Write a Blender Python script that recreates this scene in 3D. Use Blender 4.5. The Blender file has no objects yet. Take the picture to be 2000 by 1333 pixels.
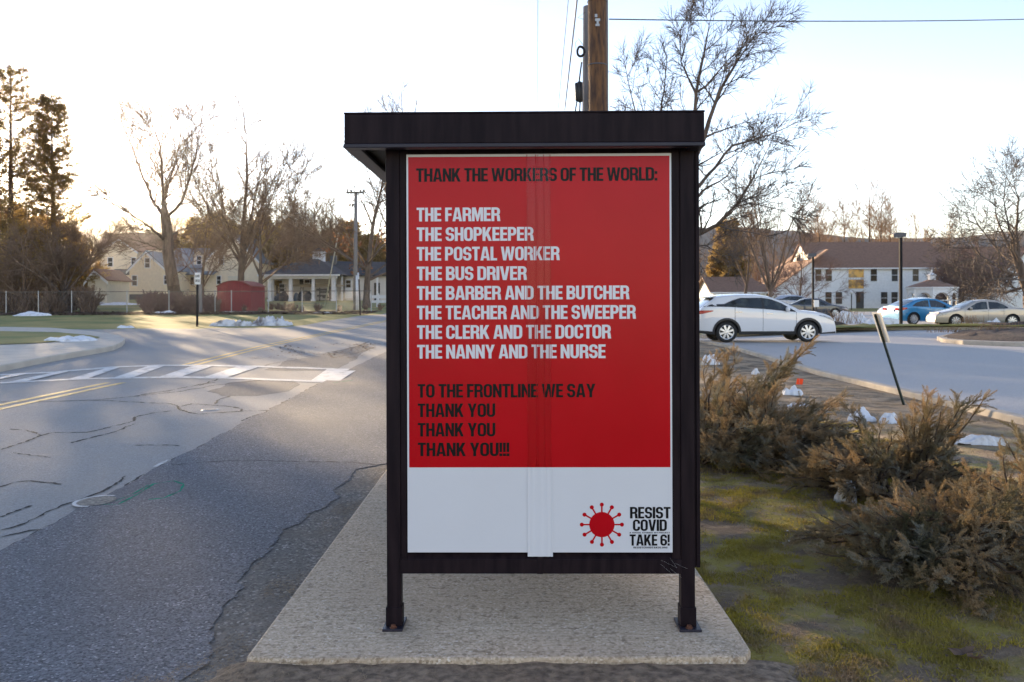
import bpy, bmesh, math, random
import numpy as np
from mathutils import Vector, Matrix, noise
from mathutils.geometry import tessellate_polygon
R = math.radians
random.seed(7)
SC = bpy.context.scene
COL = SC.collection

# ------------------------------------------------------------------ camera
EYE, F, HX, HY, ROLL = 1.58, 1700.0, 1000.0, 588.0, R(0.2)
cam = bpy.data.cameras.new('camera'); camo = bpy.data.objects.new('camera', cam); COL.objects.link(camo)
camo.matrix_world = Matrix.Translation((0, 0, EYE)) @ Matrix.Rotation(ROLL, 4, 'Y') @ Matrix.Rotation(R(90), 4, 'X')
cam.sensor_width = 36; cam.lens = 36*F/2000.0
cam.shift_y = (HY-666.5)/2000.0
cam.clip_start = 0.05; cam.clip_end = 9000
cam.dof.use_dof = True; cam.dof.focus_distance = 4.1; cam.dof.aperture_fstop = 8.0
SC.camera = camo

# ------------------------------------------------------------------ light
SUN_EL, SUN_AZ = R(8.4), R(-28.75)          # azimuth from +Y, negative to the left
sdir = Vector((math.sin(SUN_AZ)*math.cos(SUN_EL), math.cos(SUN_AZ)*math.cos(SUN_EL), math.sin(SUN_EL)))
W = bpy.data.worlds.new('World'); SC.world = W; W.use_nodes = True
nt = W.node_tree; bg = nt.nodes['Background']
sky = nt.nodes.new('ShaderNodeTexSky'); sky.sky_type = 'NISHITA'; sky.sun_disc = False
sky.sun_elevation = SUN_EL; sky.sun_rotation = SUN_AZ; sky.air_density = 0.8; sky.dust_density = 0.0; sky.ozone_density = 1.0
tint = nt.nodes.new('ShaderNodeMix'); tint.data_type = 'RGBA'; tint.blend_type = 'MULTIPLY'; tint.inputs['Factor'].default_value = 1; tint.inputs['B'].default_value = (1.16, 0.945, 0.93, 1)
nt.links.new(sky.outputs[0], tint.inputs['A']); nt.links.new(tint.outputs['Result'], bg.inputs[0]); bg.inputs[1].default_value = 0.15
sl = bpy.data.lights.new('sun', 'SUN'); slo = bpy.data.objects.new('sun', sl); COL.objects.link(slo)
sl.energy = 5.0; sl.angle = R(0.5); sl.color = (1.0, 0.74, 0.45)
slo.rotation_euler = sdir.to_track_quat('Z', 'Y').to_euler()
SC.view_settings.view_transform = 'Standard'; SC.view_settings.look = 'None'
SC.view_settings.exposure = 1.62; SC.view_settings.gamma = 1
SC.cycles.use_denoising = True
SC.cycles.max_bounces = 6; SC.cycles.transparent_max_bounces = 8

# ------------------------------------------------------------------ geometry of the picture
ca, sa = math.cos(ROLL), math.sin(ROLL)
def ray(px, py):
    u, v = (px-HX)/F, (HY-py)/F
    return (u*ca+v*sa, -u*sa+v*ca)
def P(px, py, d):
    a, b = ray(px, py); return Vector((a*d, d, EYE+b*d))
def sstep(a, b, x):
    t = min(1, max(0, (x-a)/(b-a))); return t*t*(3-2*t)
def terr(x, y):
    s = 0.0205*max(0.0, y-18); w = sstep(-3, 9, x)
    return min(s, 2.6)*(1-w) + min(0.42, min(s, 0.16)+0.0037*max(0.0, y-45))*w
def G(px, py, off=0.0):
    a, b = ray(px, py); d = 1.5; pd = d
    while d < 500:
        if EYE+b*d < terr(a*d, d)+off:
            lo, hi = pd, d
            for _ in range(30):
                m = (lo+hi)/2
                if EYE+b*m < terr(a*m, m)+off: hi = m
                else: lo = m
            d = hi; break
        pd = d; d *= 1.02
    return Vector((a*d, d, terr(a*d, d)+off))
def XD(px, d): return (px-HX)/F*d
def ZD(px, py, d): return P(px, py, d).z

# ------------------------------------------------------------------ materials
def mat(name, c1, c2=None, scale=5.0, rough=0.7, bump=0.0, bscale=40.0, metal=0.0, coat=0.0, detail=6.0, lo=0.35, hi=0.65, spec=0.5, c3=None, s3=30.0, stretch=None, trans=0.0):
    m = bpy.data.materials.new(name); m.use_nodes = True
    n = m.node_tree; b = n.nodes['Principled BSDF']
    b.inputs['Roughness'].default_value = rough; b.inputs['Metallic'].default_value = metal
    b.inputs['Coat Weight'].default_value = coat; b.inputs['Specular IOR Level'].default_value = spec
    b.inputs['Base Color'].default_value = (*c1, 1)
    tc = n.nodes.new('ShaderNodeTexCoord'); out = tc.outputs['Object']
    if stretch:
        mp = n.nodes.new('ShaderNodeMapping'); mp.inputs['Scale'].default_value = stretch
        n.links.new(out, mp.inputs[0]); out = mp.outputs[0]
    if c2 is not None:
        nz = n.nodes.new('ShaderNodeTexNoise'); nz.inputs['Scale'].default_value = scale; nz.inputs['Detail'].default_value = detail
        n.links.new(out, nz.inputs['Vector'])
        cr = n.nodes.new('ShaderNodeValToRGB'); e = cr.color_ramp.elements
        e[0].position = lo; e[1].position = hi; e[0].color = (*c1, 1); e[1].color = (*c2, 1)
        n.links.new(nz.outputs[0], cr.inputs[0]); col = cr.outputs[0]
        if c3 is not None:
            n3 = n.nodes.new('ShaderNodeTexNoise'); n3.inputs['Scale'].default_value = s3; n3.inputs['Detail'].default_value = 4
            n.links.new(out, n3.inputs['Vector'])
            r3 = n.nodes.new('ShaderNodeValToRGB'); r3.color_ramp.elements[0].position = 0.5; r3.color_ramp.elements[1].position = 0.68
            n.links.new(n3.outputs[0], r3.inputs[0])
            mx = n.nodes.new('ShaderNodeMix'); mx.data_type = 'RGBA'; mx.inputs['B'].default_value = (*c3, 1)
            n.links.new(r3.outputs[0], mx.inputs['Factor']); n.links.new(col, mx.inputs['A']); col = mx.outputs['Result']
        n.links.new(col, b.inputs['Base Color'])
    if bump:
        nb = n.nodes.new('ShaderNodeTexNoise'); nb.inputs['Scale'].default_value = bscale; nb.inputs['Detail'].default_value = 5
        n.links.new(out, nb.inputs['Vector'])
        bp = n.nodes.new('ShaderNodeBump'); bp.inputs['Strength'].default_value = bump; bp.inputs['Distance'].default_value = 0.02
        n.links.new(nb.outputs[0], bp.inputs['Height']); n.links.new(bp.outputs[0], b.inputs['Normal'])
    if trans:
        tr = n.nodes.new('ShaderNodeBsdfTranslucent'); ms = n.nodes.new('ShaderNodeMixShader'); ms.inputs[0].default_value = trans
        if c2 is not None: n.links.new(col, tr.inputs[0])
        else: tr.inputs[0].default_value = (*c1, 1)
        o = n.nodes['Material Output']
        n.links.new(b.outputs[0], ms.inputs[1]); n.links.new(tr.outputs[0], ms.inputs[2]); n.links.new(ms.outputs[0], o.inputs[0])
    return m
def stone_mat(name, dark, light, chip, cell, chip_amt, rough, bump, big1=None, bigscale=0.7, bigmix=0.5, pits=False):
    """aggregate surface: voronoi stones of varied tone + large patches"""
    m = bpy.data.materials.new(name); m.use_nodes = True
    n = m.node_tree; b = n.nodes['Principled BSDF']; b.inputs['Roughness'].default_value = rough
    L = n.links.new
    tc = n.nodes.new('ShaderNodeTexCoord')
    vo = n.nodes.new('ShaderNodeTexVoronoi'); vo.inputs['Scale'].default_value = cell; L(tc.outputs['Object'], vo.inputs['Vector'])
    bw = n.nodes.new('ShaderNodeSeparateColor'); L(vo.outputs['Color'], bw.inputs[0])
    cr = n.nodes.new('ShaderNodeValToRGB'); e = cr.color_ramp.elements
    e[0].color = (*dark, 1); e[1].color = (*chip, 1); e[0].position = 0.0; e[1].position = 1.0
    k = e.new(1-chip_amt); k.color = (*light, 1)
    k2 = e.new(0.3); k2.color = tuple(dark[i]*0.6+light[i]*0.4 for i in range(3))+(1,)
    L(bw.outputs[0], cr.inputs[0]); col = cr.outputs[0]
    if big1:
        nz = n.nodes.new('ShaderNodeTexNoise'); nz.inputs['Scale'].default_value = bigscale; nz.inputs['Detail'].default_value = 8; nz.inputs['Roughness'].default_value = 0.65
        L(tc.outputs['Object'], nz.inputs['Vector'])
        rr = n.nodes.new('ShaderNodeValToRGB'); rr.color_ramp.elements[0].position = 0.42; rr.color_ramp.elements[1].position = 0.66
        rr.color_ramp.elements[1].color = (bigmix, bigmix, bigmix, 1)
        L(nz.outputs[0], rr.inputs[0])
        mx = n.nodes.new('ShaderNodeMix'); mx.data_type = 'RGBA'; mx.inputs['B'].default_value = (*big1, 1)
        L(rr.outputs[0], mx.inputs['Factor']); L(col, mx.inputs['A']); col = mx.outputs['Result']
    if pits:
        mp = n.nodes.new('ShaderNodeMapping'); mp.inputs['Scale'].default_value = (3, 45, 45); L(tc.outputs['Object'], mp.inputs[0])
        nb = n.nodes.new('ShaderNodeTexNoise'); nb.inputs['Scale'].default_value = 1.6; nb.inputs['Detail'].default_value = 5; L(mp.outputs[0], nb.inputs['Vector'])
        rb = n.nodes.new('ShaderNodeValToRGB'); rb.color_ramp.elements[0].position = .38; rb.color_ramp.elements[0].color = (.84, .82, .80, 1); rb.color_ramp.elements[1].position = .55; L(nb.outputs[0], rb.inputs[0])
        npz = n.nodes.new('ShaderNodeTexNoise'); npz.inputs['Scale'].default_value = 34; npz.inputs['Detail'].default_value = 6; L(tc.outputs['Object'], npz.inputs['Vector'])
        rp = n.nodes.new('ShaderNodeValToRGB'); rp.color_ramp.elements[0].position = .34; rp.color_ramp.elements[0].color = (.52, .48, .44, 1); rp.color_ramp.elements[1].position = .44; L(npz.outputs[0], rp.inputs[0])
        for rr_ in (rb, rp):
            mu = n.nodes.new('ShaderNodeMix'); mu.data_type = 'RGBA'; mu.blend_type = 'MULTIPLY'; mu.inputs['Factor'].default_value = .8; L(col, mu.inputs['A']); L(rr_.outputs[0], mu.inputs['B']); col = mu.outputs['Result']
    L(col, b.inputs['Base Color'])
    bp = n.nodes.new('ShaderNodeBump'); bp.inputs['Strength'].default_value = bump; bp.inputs['Distance'].default_value = 0.012
    n2 = n.nodes.new('ShaderNodeTexNoise'); n2.inputs['Scale'].default_value = cell*0.5; n2.inputs['Detail'].default_value = 3
    L(tc.outputs['Object'], n2.inputs['Vector'])
    ad = n.nodes.new('ShaderNodeMath'); ad.operation = 'ADD'; L(bw.outputs[0], ad.inputs[0]); L(n2.outputs[0], ad.inputs[1])
    L(ad.outputs[0], bp.inputs['Height']); L(bp.outputs[0], b.inputs['Normal'])
    return m
def siding_mat(name, c, pitch):
    m = mat(name, c, tuple(x*0.9 for x in c), 3.0, 0.6)
    n = m.node_tree; b = n.nodes['Principled BSDF']; tc = n.nodes.new('ShaderNodeTexCoord')
    wv = n.nodes.new('ShaderNodeTexWave'); wv.bands_direction = 'Z'; wv.wave_profile = 'SAW'; wv.inputs['Scale'].default_value = 1/pitch*0.314/2*2
    n.links.new(tc.outputs['Object'], wv.inputs['Vector'])
    bp = n.nodes.new('ShaderNodeBump'); bp.inputs['Strength'].default_value = 0.5; bp.inputs['Distance'].default_value = 0.03
    n.links.new(wv.outputs[1], bp.inputs['Height']); n.links.new(bp.outputs[0], b.inputs['Normal'])
    return m

MT = {}
MT['bronze'] = mat('dark_bronze_metal', (0.010, 0.006, 0.009), (0.021, 0.013, 0.016), 5, 0.5, 0.03, 60, 0.0, 0, stretch=(6, 6, 0.6), spec=0.10)
MT['bronze_lip'] = mat('dark_bronze_lip', (0.022, 0.020, 0.032), (0.03, 0.027, 0.04), 5, 0.4, 0, 60, 0.0, spec=0.3)
MT['soffit'] = mat('grey_soffit', (0.20, 0.19, 0.18), (0.16, 0.15, 0.15), 4, 0.7)
MT['white_vinyl'] = mat('white_vinyl', (0.71, 0.72, 0.76), (0.69, 0.70, 0.74), 3, 0.33, 0.02, 30)
MT['red_vinyl'] = mat('red_vinyl', (0.52, 0.002, 0.010), (0.48, 0.0015, 0.008), 3, 0.25, 0.02, 30, spec=0.18)
MT['black_vinyl'] = mat('black_vinyl', (0.010, 0.009, 0.010), None, 3, 0.32, spec=0.12)
MT['tape'] = mat('clear_tape', (0.8, 0.8, 0.85), None, 3, 0.12)
MT['rust'] = mat('rusty_bolt', (0.16, 0.06, 0.03), (0.09, 0.035, 0.02), 60, 0.8)
MT['glass'] = mat('shelter_glass', (0.02, 0.022, 0.022), None, 1, 0.08)
MT['concrete'] = stone_mat('concrete_pad', (0.44, 0.325, 0.21), (0.74, 0.595, 0.44), (0.84, 0.75, 0.64), 100, 0.06, 0.9, 0.45, (0.58, 0.45, 0.32), 2.2, 0.5, pits=True)
MT['asphalt_new'] = stone_mat('asphalt_dark', (0.040, 0.043, 0.051), (0.24, 0.246, 0.272), (0.50, 0.50, 0.52), 95, 0.055, 0.85, 1.0, (0.10, 0.103, 0.118), 0.5, 0.5)
MT['asphalt_old'] = stone_mat('asphalt_worn', (0.22, 0.217, 0.217), (0.37, 0.365, 0.36), (0.48, 0.46, 0.44), 90, 0.05, 0.88, 0.5, (0.36, 0.32, 0.275), 0.35, 0.6)
MT['asphalt_edge'] = stone_mat('asphalt_crumbled', (0.085, 0.078, 0.070), (0.25, 0.23, 0.205), (0.48, 0.45, 0.41), 70, 0.09, 0.95, 1.0, (0.17, 0.14, 0.11), 1.5, 0.6)
MT['asphalt_lot'] = stone_mat('asphalt_lot', (0.38, 0.365, 0.355), (0.52, 0.50, 0.485), (0.48, 0.46, 0.44), 60, 0.06, 0.78, 0.4, (0.47, 0.445, 0.42), 0.4, 0.6)
MT['asphalt_patch'] = stone_mat('asphalt_patch', (0.07, 0.07, 0.075), (0.19, 0.19, 0.20), (0.42, 0.41, 0.40), 90, 0.05, 0.9, 0.6)
MT['crack'] = mat('crack_tar', (0.012, 0.012, 0.013), None, 1, 0.85)
MT['paint_white'] = mat('road_paint_white', (0.66, 0.65, 0.63), (0.33, 0.32, 0.31), 5, 0.7, 0.3, 60, lo=0.52, hi=0.72, detail=10)
MT['paint_yellow'] = mat('road_paint_yellow', (0.68, 0.46, 0.15), (0.34, 0.27, 0.17), 3, 0.7, 0.3, 60, lo=0.5, hi=0.72, detail=10)
MT['paint_green'] = mat('spray_paint_green', (0.01, 0.27, 0.16), (0.05, 0.10, 0.085), 20, 0.9, spec=0.1, lo=0.45, hi=0.7)
MT['kerb'] = mat('kerb_concrete', (0.52, 0.46, 0.38), (0.38, 0.335, 0.28), 3, 0.85, 0.4, 40)
MT['sidewalk'] = mat('sidewalk_concrete', (0.58, 0.52, 0.44), (0.48, 0.43, 0.37), 2, 0.85, 0.3, 50)
MT['lawn'] = mat('lawn_winter', (0.15, 0.175, 0.040), (0.36, 0.28, 0.085), 0.35, 0.95, 0.8, 14, lo=0.38, hi=0.64, c3=(0.25, 0.215, 0.07), s3=2.5, detail=8)
MT['verge'] = mat('verge_moss_soil', (0.20, 0.14, 0.09), (0.34, 0.27, 0.055), 2.4, 0.95, 1.0, 60, lo=0.42, hi=0.54, c3=(0.33, 0.24, 0.15), s3=11, detail=12)
m_ = MT['verge']; n_ = m_.node_tree; b_ = n_.nodes['Principled BSDF']; src = b_.inputs['Base Color'].links[0].from_socket
tc_ = n_.nodes.new('ShaderNodeTexCoord'); sp_ = n_.nodes.new('ShaderNodeSeparateXYZ'); n_.links.new(tc_.outputs['Object'], sp_.inputs[0])
nz_ = n_.nodes.new('ShaderNodeTexNoise'); nz_.inputs['Scale'].default_value = 1.4; nz_.inputs['Detail'].default_value = 8; n_.links.new(tc_.outputs['Object'], nz_.inputs['Vector'])
ml_ = n_.nodes.new('ShaderNodeMath'); ml_.operation = 'MULTIPLY_ADD'; n_.links.new(nz_.outputs[0], ml_.inputs[0]); ml_.inputs[1].default_value = 6.0; n_.links.new(sp_.outputs['Y'], ml_.inputs[2])
mr_ = n_.nodes.new('ShaderNodeMapRange'); mr_.inputs['From Min'].default_value = 10.5; mr_.inputs['From Max'].default_value = 14.0; n_.links.new(ml_.outputs[0], mr_.inputs['Value'])
n3_ = n_.nodes.new('ShaderNodeTexNoise'); n3_.inputs['Scale'].default_value = 3.0; n3_.inputs['Detail'].default_value = 10; n_.links.new(tc_.outputs['Object'], n3_.inputs['Vector'])
r3_ = n_.nodes.new('ShaderNodeValToRGB'); r3_.color_ramp.elements[0].position = .38; r3_.color_ramp.elements[1].position = .62; r3_.color_ramp.elements[0].color = (.15, .115, .075, 1); r3_.color_ramp.elements[1].color = (.40, .30, .20, 1); n_.links.new(n3_.outputs[0], r3_.inputs[0])
mx_ = n_.nodes.new('ShaderNodeMix'); mx_.data_type = 'RGBA'; n_.links.new(mr_.outputs[0], mx_.inputs['Factor']); n_.links.new(src, mx_.inputs['A']); n_.links.new(r3_.outputs[0], mx_.inputs['B']); n_.links.new(mx_.outputs['Result'], b_.inputs['Base Color'])
MT['dirt'] = mat('dirt_needles', (0.13, 0.092, 0.062), (0.36, 0.265, 0.18), 22, 0.95, 1.0, 40, detail=10)
MT['mulch'] = mat('mulch', (0.03, 0.021, 0.016), (0.12, 0.08, 0.058), 9, 0.95, 1.0, 12, detail=10)
MT['snow'] = mat('snow', (0.80, 0.81, 0.84), (0.50, 0.49, 0.48), 5.0, 0.6, 0.6, 25, lo=0.48, hi=0.72, detail=10)
MT['snow_dirty'] = mat('snow_dirty', (0.66, 0.67, 0.70), (0.16, 0.14, 0.13), 2.6, 0.7, 0.7, 12, lo=0.42, hi=0.66, detail=10)
MT['bark'] = mat('bark_grey_brown', (0.085, 0.060, 0.044), (0.17, 0.125, 0.095), 6, 0.95, 0.8, 18, stretch=(1, 1, 0.2))
MT['twig'] = mat('twig_brown', (0.15, 0.098, 0.064), (0.21, 0.14, 0.092), 1.5, 0.9)
MT['twig_dark'] = mat('twig_dark', (0.085, 0.067, 0.055), (0.13, 0.10, 0.08), 1.5, 0.9)
MT['twig_wine'] = mat('twig_wine', (0.12, 0.072, 0.064), (0.16, 0.10, 0.085), 1.5, 0.9)
MT['twig_tan'] = mat('twig_tan', (0.26, 0.165, 0.10), (0.36, 0.235, 0.145), 0.25, 0.9)
MT['needle'] = mat('needles_olive', (0.27, 0.19, 0.07), (0.42, 0.28, 0.095), 0.8, 0.85, trans=0.6)
MT['needle_gold'] = mat('needles_gold', (0.30, 0.19, 0.06), (0.45, 0.28, 0.08), 0.4, 0.85, trans=0.55)
MT['dead_leaf'] = mat('dead_leaf_orange', (0.25, 0.10, 0.045), (0.34, 0.17, 0.08), 2.0, 0.85, trans=0.35)
MT['juniper'] = mat('juniper_foliage', (0.115, 0.110, 0.055), (0.40, 0.275, 0.145), 2.6, 0.8, lo=0.34, hi=0.62, trans=0.25, c3=(0.30, 0.29, 0.235), s3=7.0)
MT['juniper_wood'] = mat('juniper_wood', (0.06, 0.04, 0.028), (0.11, 0.075, 0.05), 20, 0.95)
MT['grassblade'] = mat('grass_blade', (0.47, 0.375, 0.055), (0.29, 0.235, 0.05), 1.7, 0.8, trans=0.35, c3=(0.30, 0.21, 0.11), s3=4.0)
MT['straw'] = mat('straw', (0.40, 0.29, 0.17), (0.19, 0.135, 0.085), 14, 0.9)
MT['litter'] = mat('leaf_litter', (0.075, 0.038, 0.024), (0.15, 0.085, 0.055), 9, 0.95)
MT['dead_oak'] = mat('brown_oak_leaf', (0.10, 0.058, 0.035), (0.15, 0.09, 0.055), 30, 0.8)
MT['pole_brown'] = mat('pole_new_wood', (0.17, 0.080, 0.028), (0.045, 0.022, 0.014), 5, 0.8, 0.4, 30, stretch=(4, 4, 0.7), lo=0.40, hi=0.66, detail=8)
MT['pole_grey'] = mat('pole_old_wood', (0.25, 0.23, 0.22), (0.17, 0.155, 0.15), 6, 0.9, 0.4, 30, stretch=(4, 4, 0.4))
MT['steel'] = mat('galvanised_steel', (0.40, 0.41, 0.42), (0.30, 0.31, 0.32), 8, 0.45, 0, 30, 0.6)
MT['black_rubber'] = mat('black_rubber', (0.012, 0.012, 0.013), (0.02, 0.02, 0.02), 8, 0.7)
MT['black_plastic'] = mat('black_plastic', (0.018, 0.018, 0.02), None, 8, 0.45)
MT['wire'] = mat('wire_grey', (0.09, 0.09, 0.10), None, 1, 0.6)
MT['sign_white'] = mat('sign_white', (0.78, 0.78, 0.76), None, 1, 0.5)
MT['sign_back'] = mat('sign_back', (0.80, 0.77, 0.70), (0.74, 0.71, 0.65), 8, 0.5)
MT['post_green'] = mat('post_green', (0.007, 0.018, 0.013), None, 1, 0.5)
MT['post_dark'] = mat('post_dark', (0.016, 0.016, 0.018), None, 1, 0.8, spec=0.15)
MT['post_brown'] = mat('post_brown', (0.06, 0.035, 0.025), None, 1, 0.7)
MT['orange'] = mat('flag_orange', (0.85, 0.12, 0.02), None, 1, 0.5, trans=0.4)
MT['white_trim'] = mat('white_trim', (0.72, 0.73, 0.75), (0.64, 0.65, 0.67), 4, 0.5)
MT['siding_white'] = siding_mat('siding_white', (0.82, 0.83, 0.85), 0.2)
MT['siding_cream'] = siding_mat('siding_cream', (0.78, 0.67, 0.50), 0.2)
MT['siding_pale'] = siding_mat('siding_pale', (0.66, 0.60, 0.48), 0.2)
MT['foundation'] = mat('foundation', (0.13, 0.13, 0.135), (0.10, 0.10, 0.1), 3, 0.9)
MT['roof_brown'] = mat('roof_brown', (0.25, 0.145, 0.098), (0.19, 0.11, 0.077), 3, 0.9, 0.5, 20, c3=(0.27, 0.165, 0.115), s3=9)
MT['roof_dark'] = mat('roof_dark', (0.040, 0.040, 0.045), (0.065, 0.062, 0.065), 3, 0.9, 0.5, 20)
MT['roof_blue'] = mat('roof_bluegrey', (0.20, 0.225, 0.26), (0.15, 0.17, 0.20), 2, 0.8, 0.4, 20)
MT['red_shed'] = mat('red_shed_paint', (0.24, 0.030, 0.030), (0.18, 0.024, 0.026), 3, 0.7, 0.3, 20, stretch=(3, 3, 0.3))
MT['red_shed_roof'] = mat('red_shed_roof', (0.25, 0.06, 0.045), (0.18, 0.05, 0.04), 4, 0.7)
MT['window_dark'] = mat('window_dark', (0.03, 0.034, 0.042), (0.075, 0.07, 0.065), 0.8, 0.06, spec=.1)
MT['window_warm'] = mat('window_warm', (0.09, 0.062, 0.036), (0.03, 0.03, 0.03), 0.7, 0.06, spec=.1)
MT['window_reflection'] = mat('window_painted_reflection', (0.74, 0.42, 0.11), (0.30, 0.19, 0.09), 1.3, 0.15, detail=9, lo=.42, hi=.58)  # golden reflection of sunlit trees painted into the pane colour
MT['door_grey'] = mat('door_interior', (0.05, 0.055, 0.06), None, 1, 0.5)
MT['shutter'] = mat('shutter_black', (0.015, 0.017, 0.018), None, 1, 0.6)
MT['tarp_dark'] = mat('tarp_dark', (0.02, 0.026, 0.035), (0.035, 0.04, 0.05), 4, 0.5)
MT['boat_tan'] = mat('canoe_tan', (0.42, 0.34, 0.23), (0.33, 0.27, 0.19), 3, 0.5)
MT['wood_grey'] = mat('weathered_wood', (0.16, 0.14, 0.12), (0.10, 0.09, 0.08), 4, 0.9)
MT['blue_fabric'] = mat('blue_barrel', (0.05, 0.08, 0.12), None, 4, 0.6)
MT['hill'] = mat('wooded_hill', (0.085, 0.068, 0.058), (0.145, 0.115, 0.095), 0.02, 1.0, detail=12, c3=(0.055, 0.055, 0.05), s3=0.01)
MT['tyre'] = mat('tyre', (0.015, 0.015, 0.016), (0.022, 0.022, 0.022), 20, 0.8)
MT['alloy'] = mat('alloy_rim', (0.62, 0.63, 0.65), None, 1, 0.3, metal=0.7)
MT['car_glass'] = mat('car_glass', (0.012, 0.017, 0.018), (0.045, 0.055, 0.05), 2.2, 0.04, coat=0.5, lo=0.5, hi=0.6)
MT['chrome'] = mat('chrome', (0.7, 0.7, 0.72), None, 1, 0.15, metal=1.0)
MT['tail_red'] = mat('tail_lamp_red', (0.42, 0.015, 0.02), None, 1, 0.15)
MT['head_lamp'] = mat('head_lamp', (0.55, 0.57, 0.6), (0.2, 0.2, 0.22), 14, 0.08)
MT['plate'] = mat('plate_white', (0.72, 0.72, 0.70), None, 1, 0.5)
MT['seam'] = mat('panel_gap', (0.03, 0.03, 0.032), None, 1, 0.7)
def carpaint(name, c, metal=0.25):
    return mat(name, c, tuple(x*0.97 for x in c), 60, 0.32, metal=metal, coat=1.0)
MT['p_white'] = carpaint('paint_white_pearl', (0.74, 0.75, 0.77), 0.0)
MT['p_blue'] = carpaint('paint_blue', (0.012, 0.20, 0.42))
MT['p_beige'] = carpaint('paint_beige', (0.44, 0.40, 0.35))
MT['p_dark'] = carpaint('paint_dark_slate', (0.045, 0.055, 0.075))
MT['p_greyblue'] = carpaint('paint_grey_blue', (0.34, 0.38, 0.46))
MT['p_silver'] = carpaint('paint_silver', (0.42, 0.44, 0.48))

# ------------------------------------------------------------------ object helpers
def tag(o, label=None, cat=None, group=None, kind=None):
    if label: o['label'] = label
    if cat: o['category'] = cat
    if group: o['group'] = group
    if kind: o['kind'] = kind
    return o
def empty(name, loc, label, cat, group=None, rz=0.0):
    o = bpy.data.objects.new(name, None); COL.objects.link(o)
    o.location = loc; o.rotation_euler = (0, 0, rz); o.empty_display_size = 0.2
    tag(o, label, cat, group); return o
def link(name, me, m, parent=None, local=False):
    o = bpy.data.objects.new(name, me); COL.objects.link(o)
    if m is not None and not me.materials: me.materials.append(m)
    if parent is not None:
        o.parent = parent
        if not local:
            if parent.type == 'EMPTY': o.matrix_parent_inverse = Matrix.LocRotScale(parent.location, parent.rotation_euler, parent.scale).inverted()
    return o
class MB:
    def __init__(s): s.v = []; s.f = []
    def add(s, vs, fs):
        b = len(s.v); s.v += [tuple(v) for v in vs]; s.f += [tuple(i+b for i in f) for f in fs]; return s
    def box(s, x0, y0, z0, x1, y1, z1, M=None):
        vs = [Vector(p) for p in ((x0, y0, z0), (x1, y0, z0), (x1, y1, z0), (x0, y1, z0), (x0, y0, z1), (x1, y0, z1), (x1, y1, z1), (x0, y1, z1))]
        if M is not None: vs = [M @ v for v in vs]
        return s.add(vs, [(0, 3, 2, 1), (4, 5, 6, 7), (0, 1, 5, 4), (1, 2, 6, 5), (2, 3, 7, 6), (3, 0, 4, 7)])
    def prism(s, pts, vec):
        n = len(pts); vec = Vector(vec); a = [Vector(p) for p in pts]
        return s.add(a+[p+vec for p in a], [tuple(range(n-1, -1, -1)), tuple(range(n, 2*n))]+[(i, (i+1) % n, n+(i+1) % n, n+i) for i in range(n)])
    def tube(s, pts, rs, n=8, cap=True):
        pts = [Vector(p) for p in pts]
        if not isinstance(rs, (list, tuple)): rs = [rs]*len(pts)
        vs = []; fs = []
        for i, p in enumerate(pts):
            d = (pts[min(i+1, len(pts)-1)]-pts[max(i-1, 0)])
            d = d.normalized() if d.length > 1e-9 else Vector((0, 0, 1))
            a = d.cross(Vector((0, 0, 1)) if abs(d.z) < 0.9 else Vector((1, 0, 0))).normalized(); b = d.cross(a)
            for k in range(n):
                t = 2*math.pi*k/n; vs.append(p+(a*math.cos(t)+b*math.sin(t))*rs[i])
        for i in range(len(pts)-1):
            for k in range(n): fs.append((i*n+k, i*n+(k+1) % n, (i+1)*n+(k+1) % n, (i+1)*n+k))
        if cap: fs += [tuple(range(n))[::-1], tuple(range((len(pts)-1)*n, len(pts)*n))]
        return s.add(vs, fs)
    def lathe(s, prof, n=24, M=None, axis='z'):
        vs = []; fs = []
        for (r, h) in prof:
            for k in range(n):
                t = 2*math.pi*k/n
                v = Vector((r*math.cos(t), r*math.sin(t), h)) if axis == 'z' else Vector((r*math.cos(t), h, r*math.sin(t)))
                vs.append(M @ v if M is not None else v)
        for i in range(len(prof)-1):
            for k in range(n): fs.append((i*n+k, i*n+(k+1) % n, (i+1)*n+(k+1) % n, (i+1)*n+k))
        return s.add(vs, fs)
    def build(s, name, m, parent=None, smooth=False, bevel=0.0, local=False):
        me = bpy.data.meshes.new(name); me.from_pydata([tuple(v) for v in s.v], [], s.f); me.update()
        bm = bmesh.new(); bm.from_mesh(me); bmesh.ops.recalc_face_normals(bm, faces=bm.faces); bm.to_mesh(me); bm.free()
        o = link(name, me, m, parent, local)
        if smooth: me.polygons.foreach_set('use_smooth', [True]*len(me.polygons))
        if bevel:
            b = o.modifiers.new('b', 'BEVEL'); b.width = bevel; b.segments = 2; b.limit_method = 'ANGLE'
        return o
def mesh_np(name, V, Fc, m, parent=None, smooth=False, local=False):
    """V (n,3) float, Fc (k,3|4) int"""
    k = Fc.shape[1]; me = bpy.data.meshes.new(name)
    me.vertices.add(len(V)); me.vertices.foreach_set('co', np.ascontiguousarray(V, dtype=np.float32).ravel())
    me.loops.add(Fc.size); me.loops.foreach_set('vertex_index', np.ascontiguousarray(Fc, dtype=np.int32).ravel())
    me.polygons.add(len(Fc)); me.polygons.foreach_set('loop_start', np.arange(0, Fc.size, k, dtype=np.int32))
    if smooth: me.polygons.foreach_set('use_smooth', np.ones(len(Fc), dtype=bool))
    me.update(calc_edges=True)
    return link(name, me, m, parent, local)
def structure(o): o['kind'] = 'structure'; return o

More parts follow.
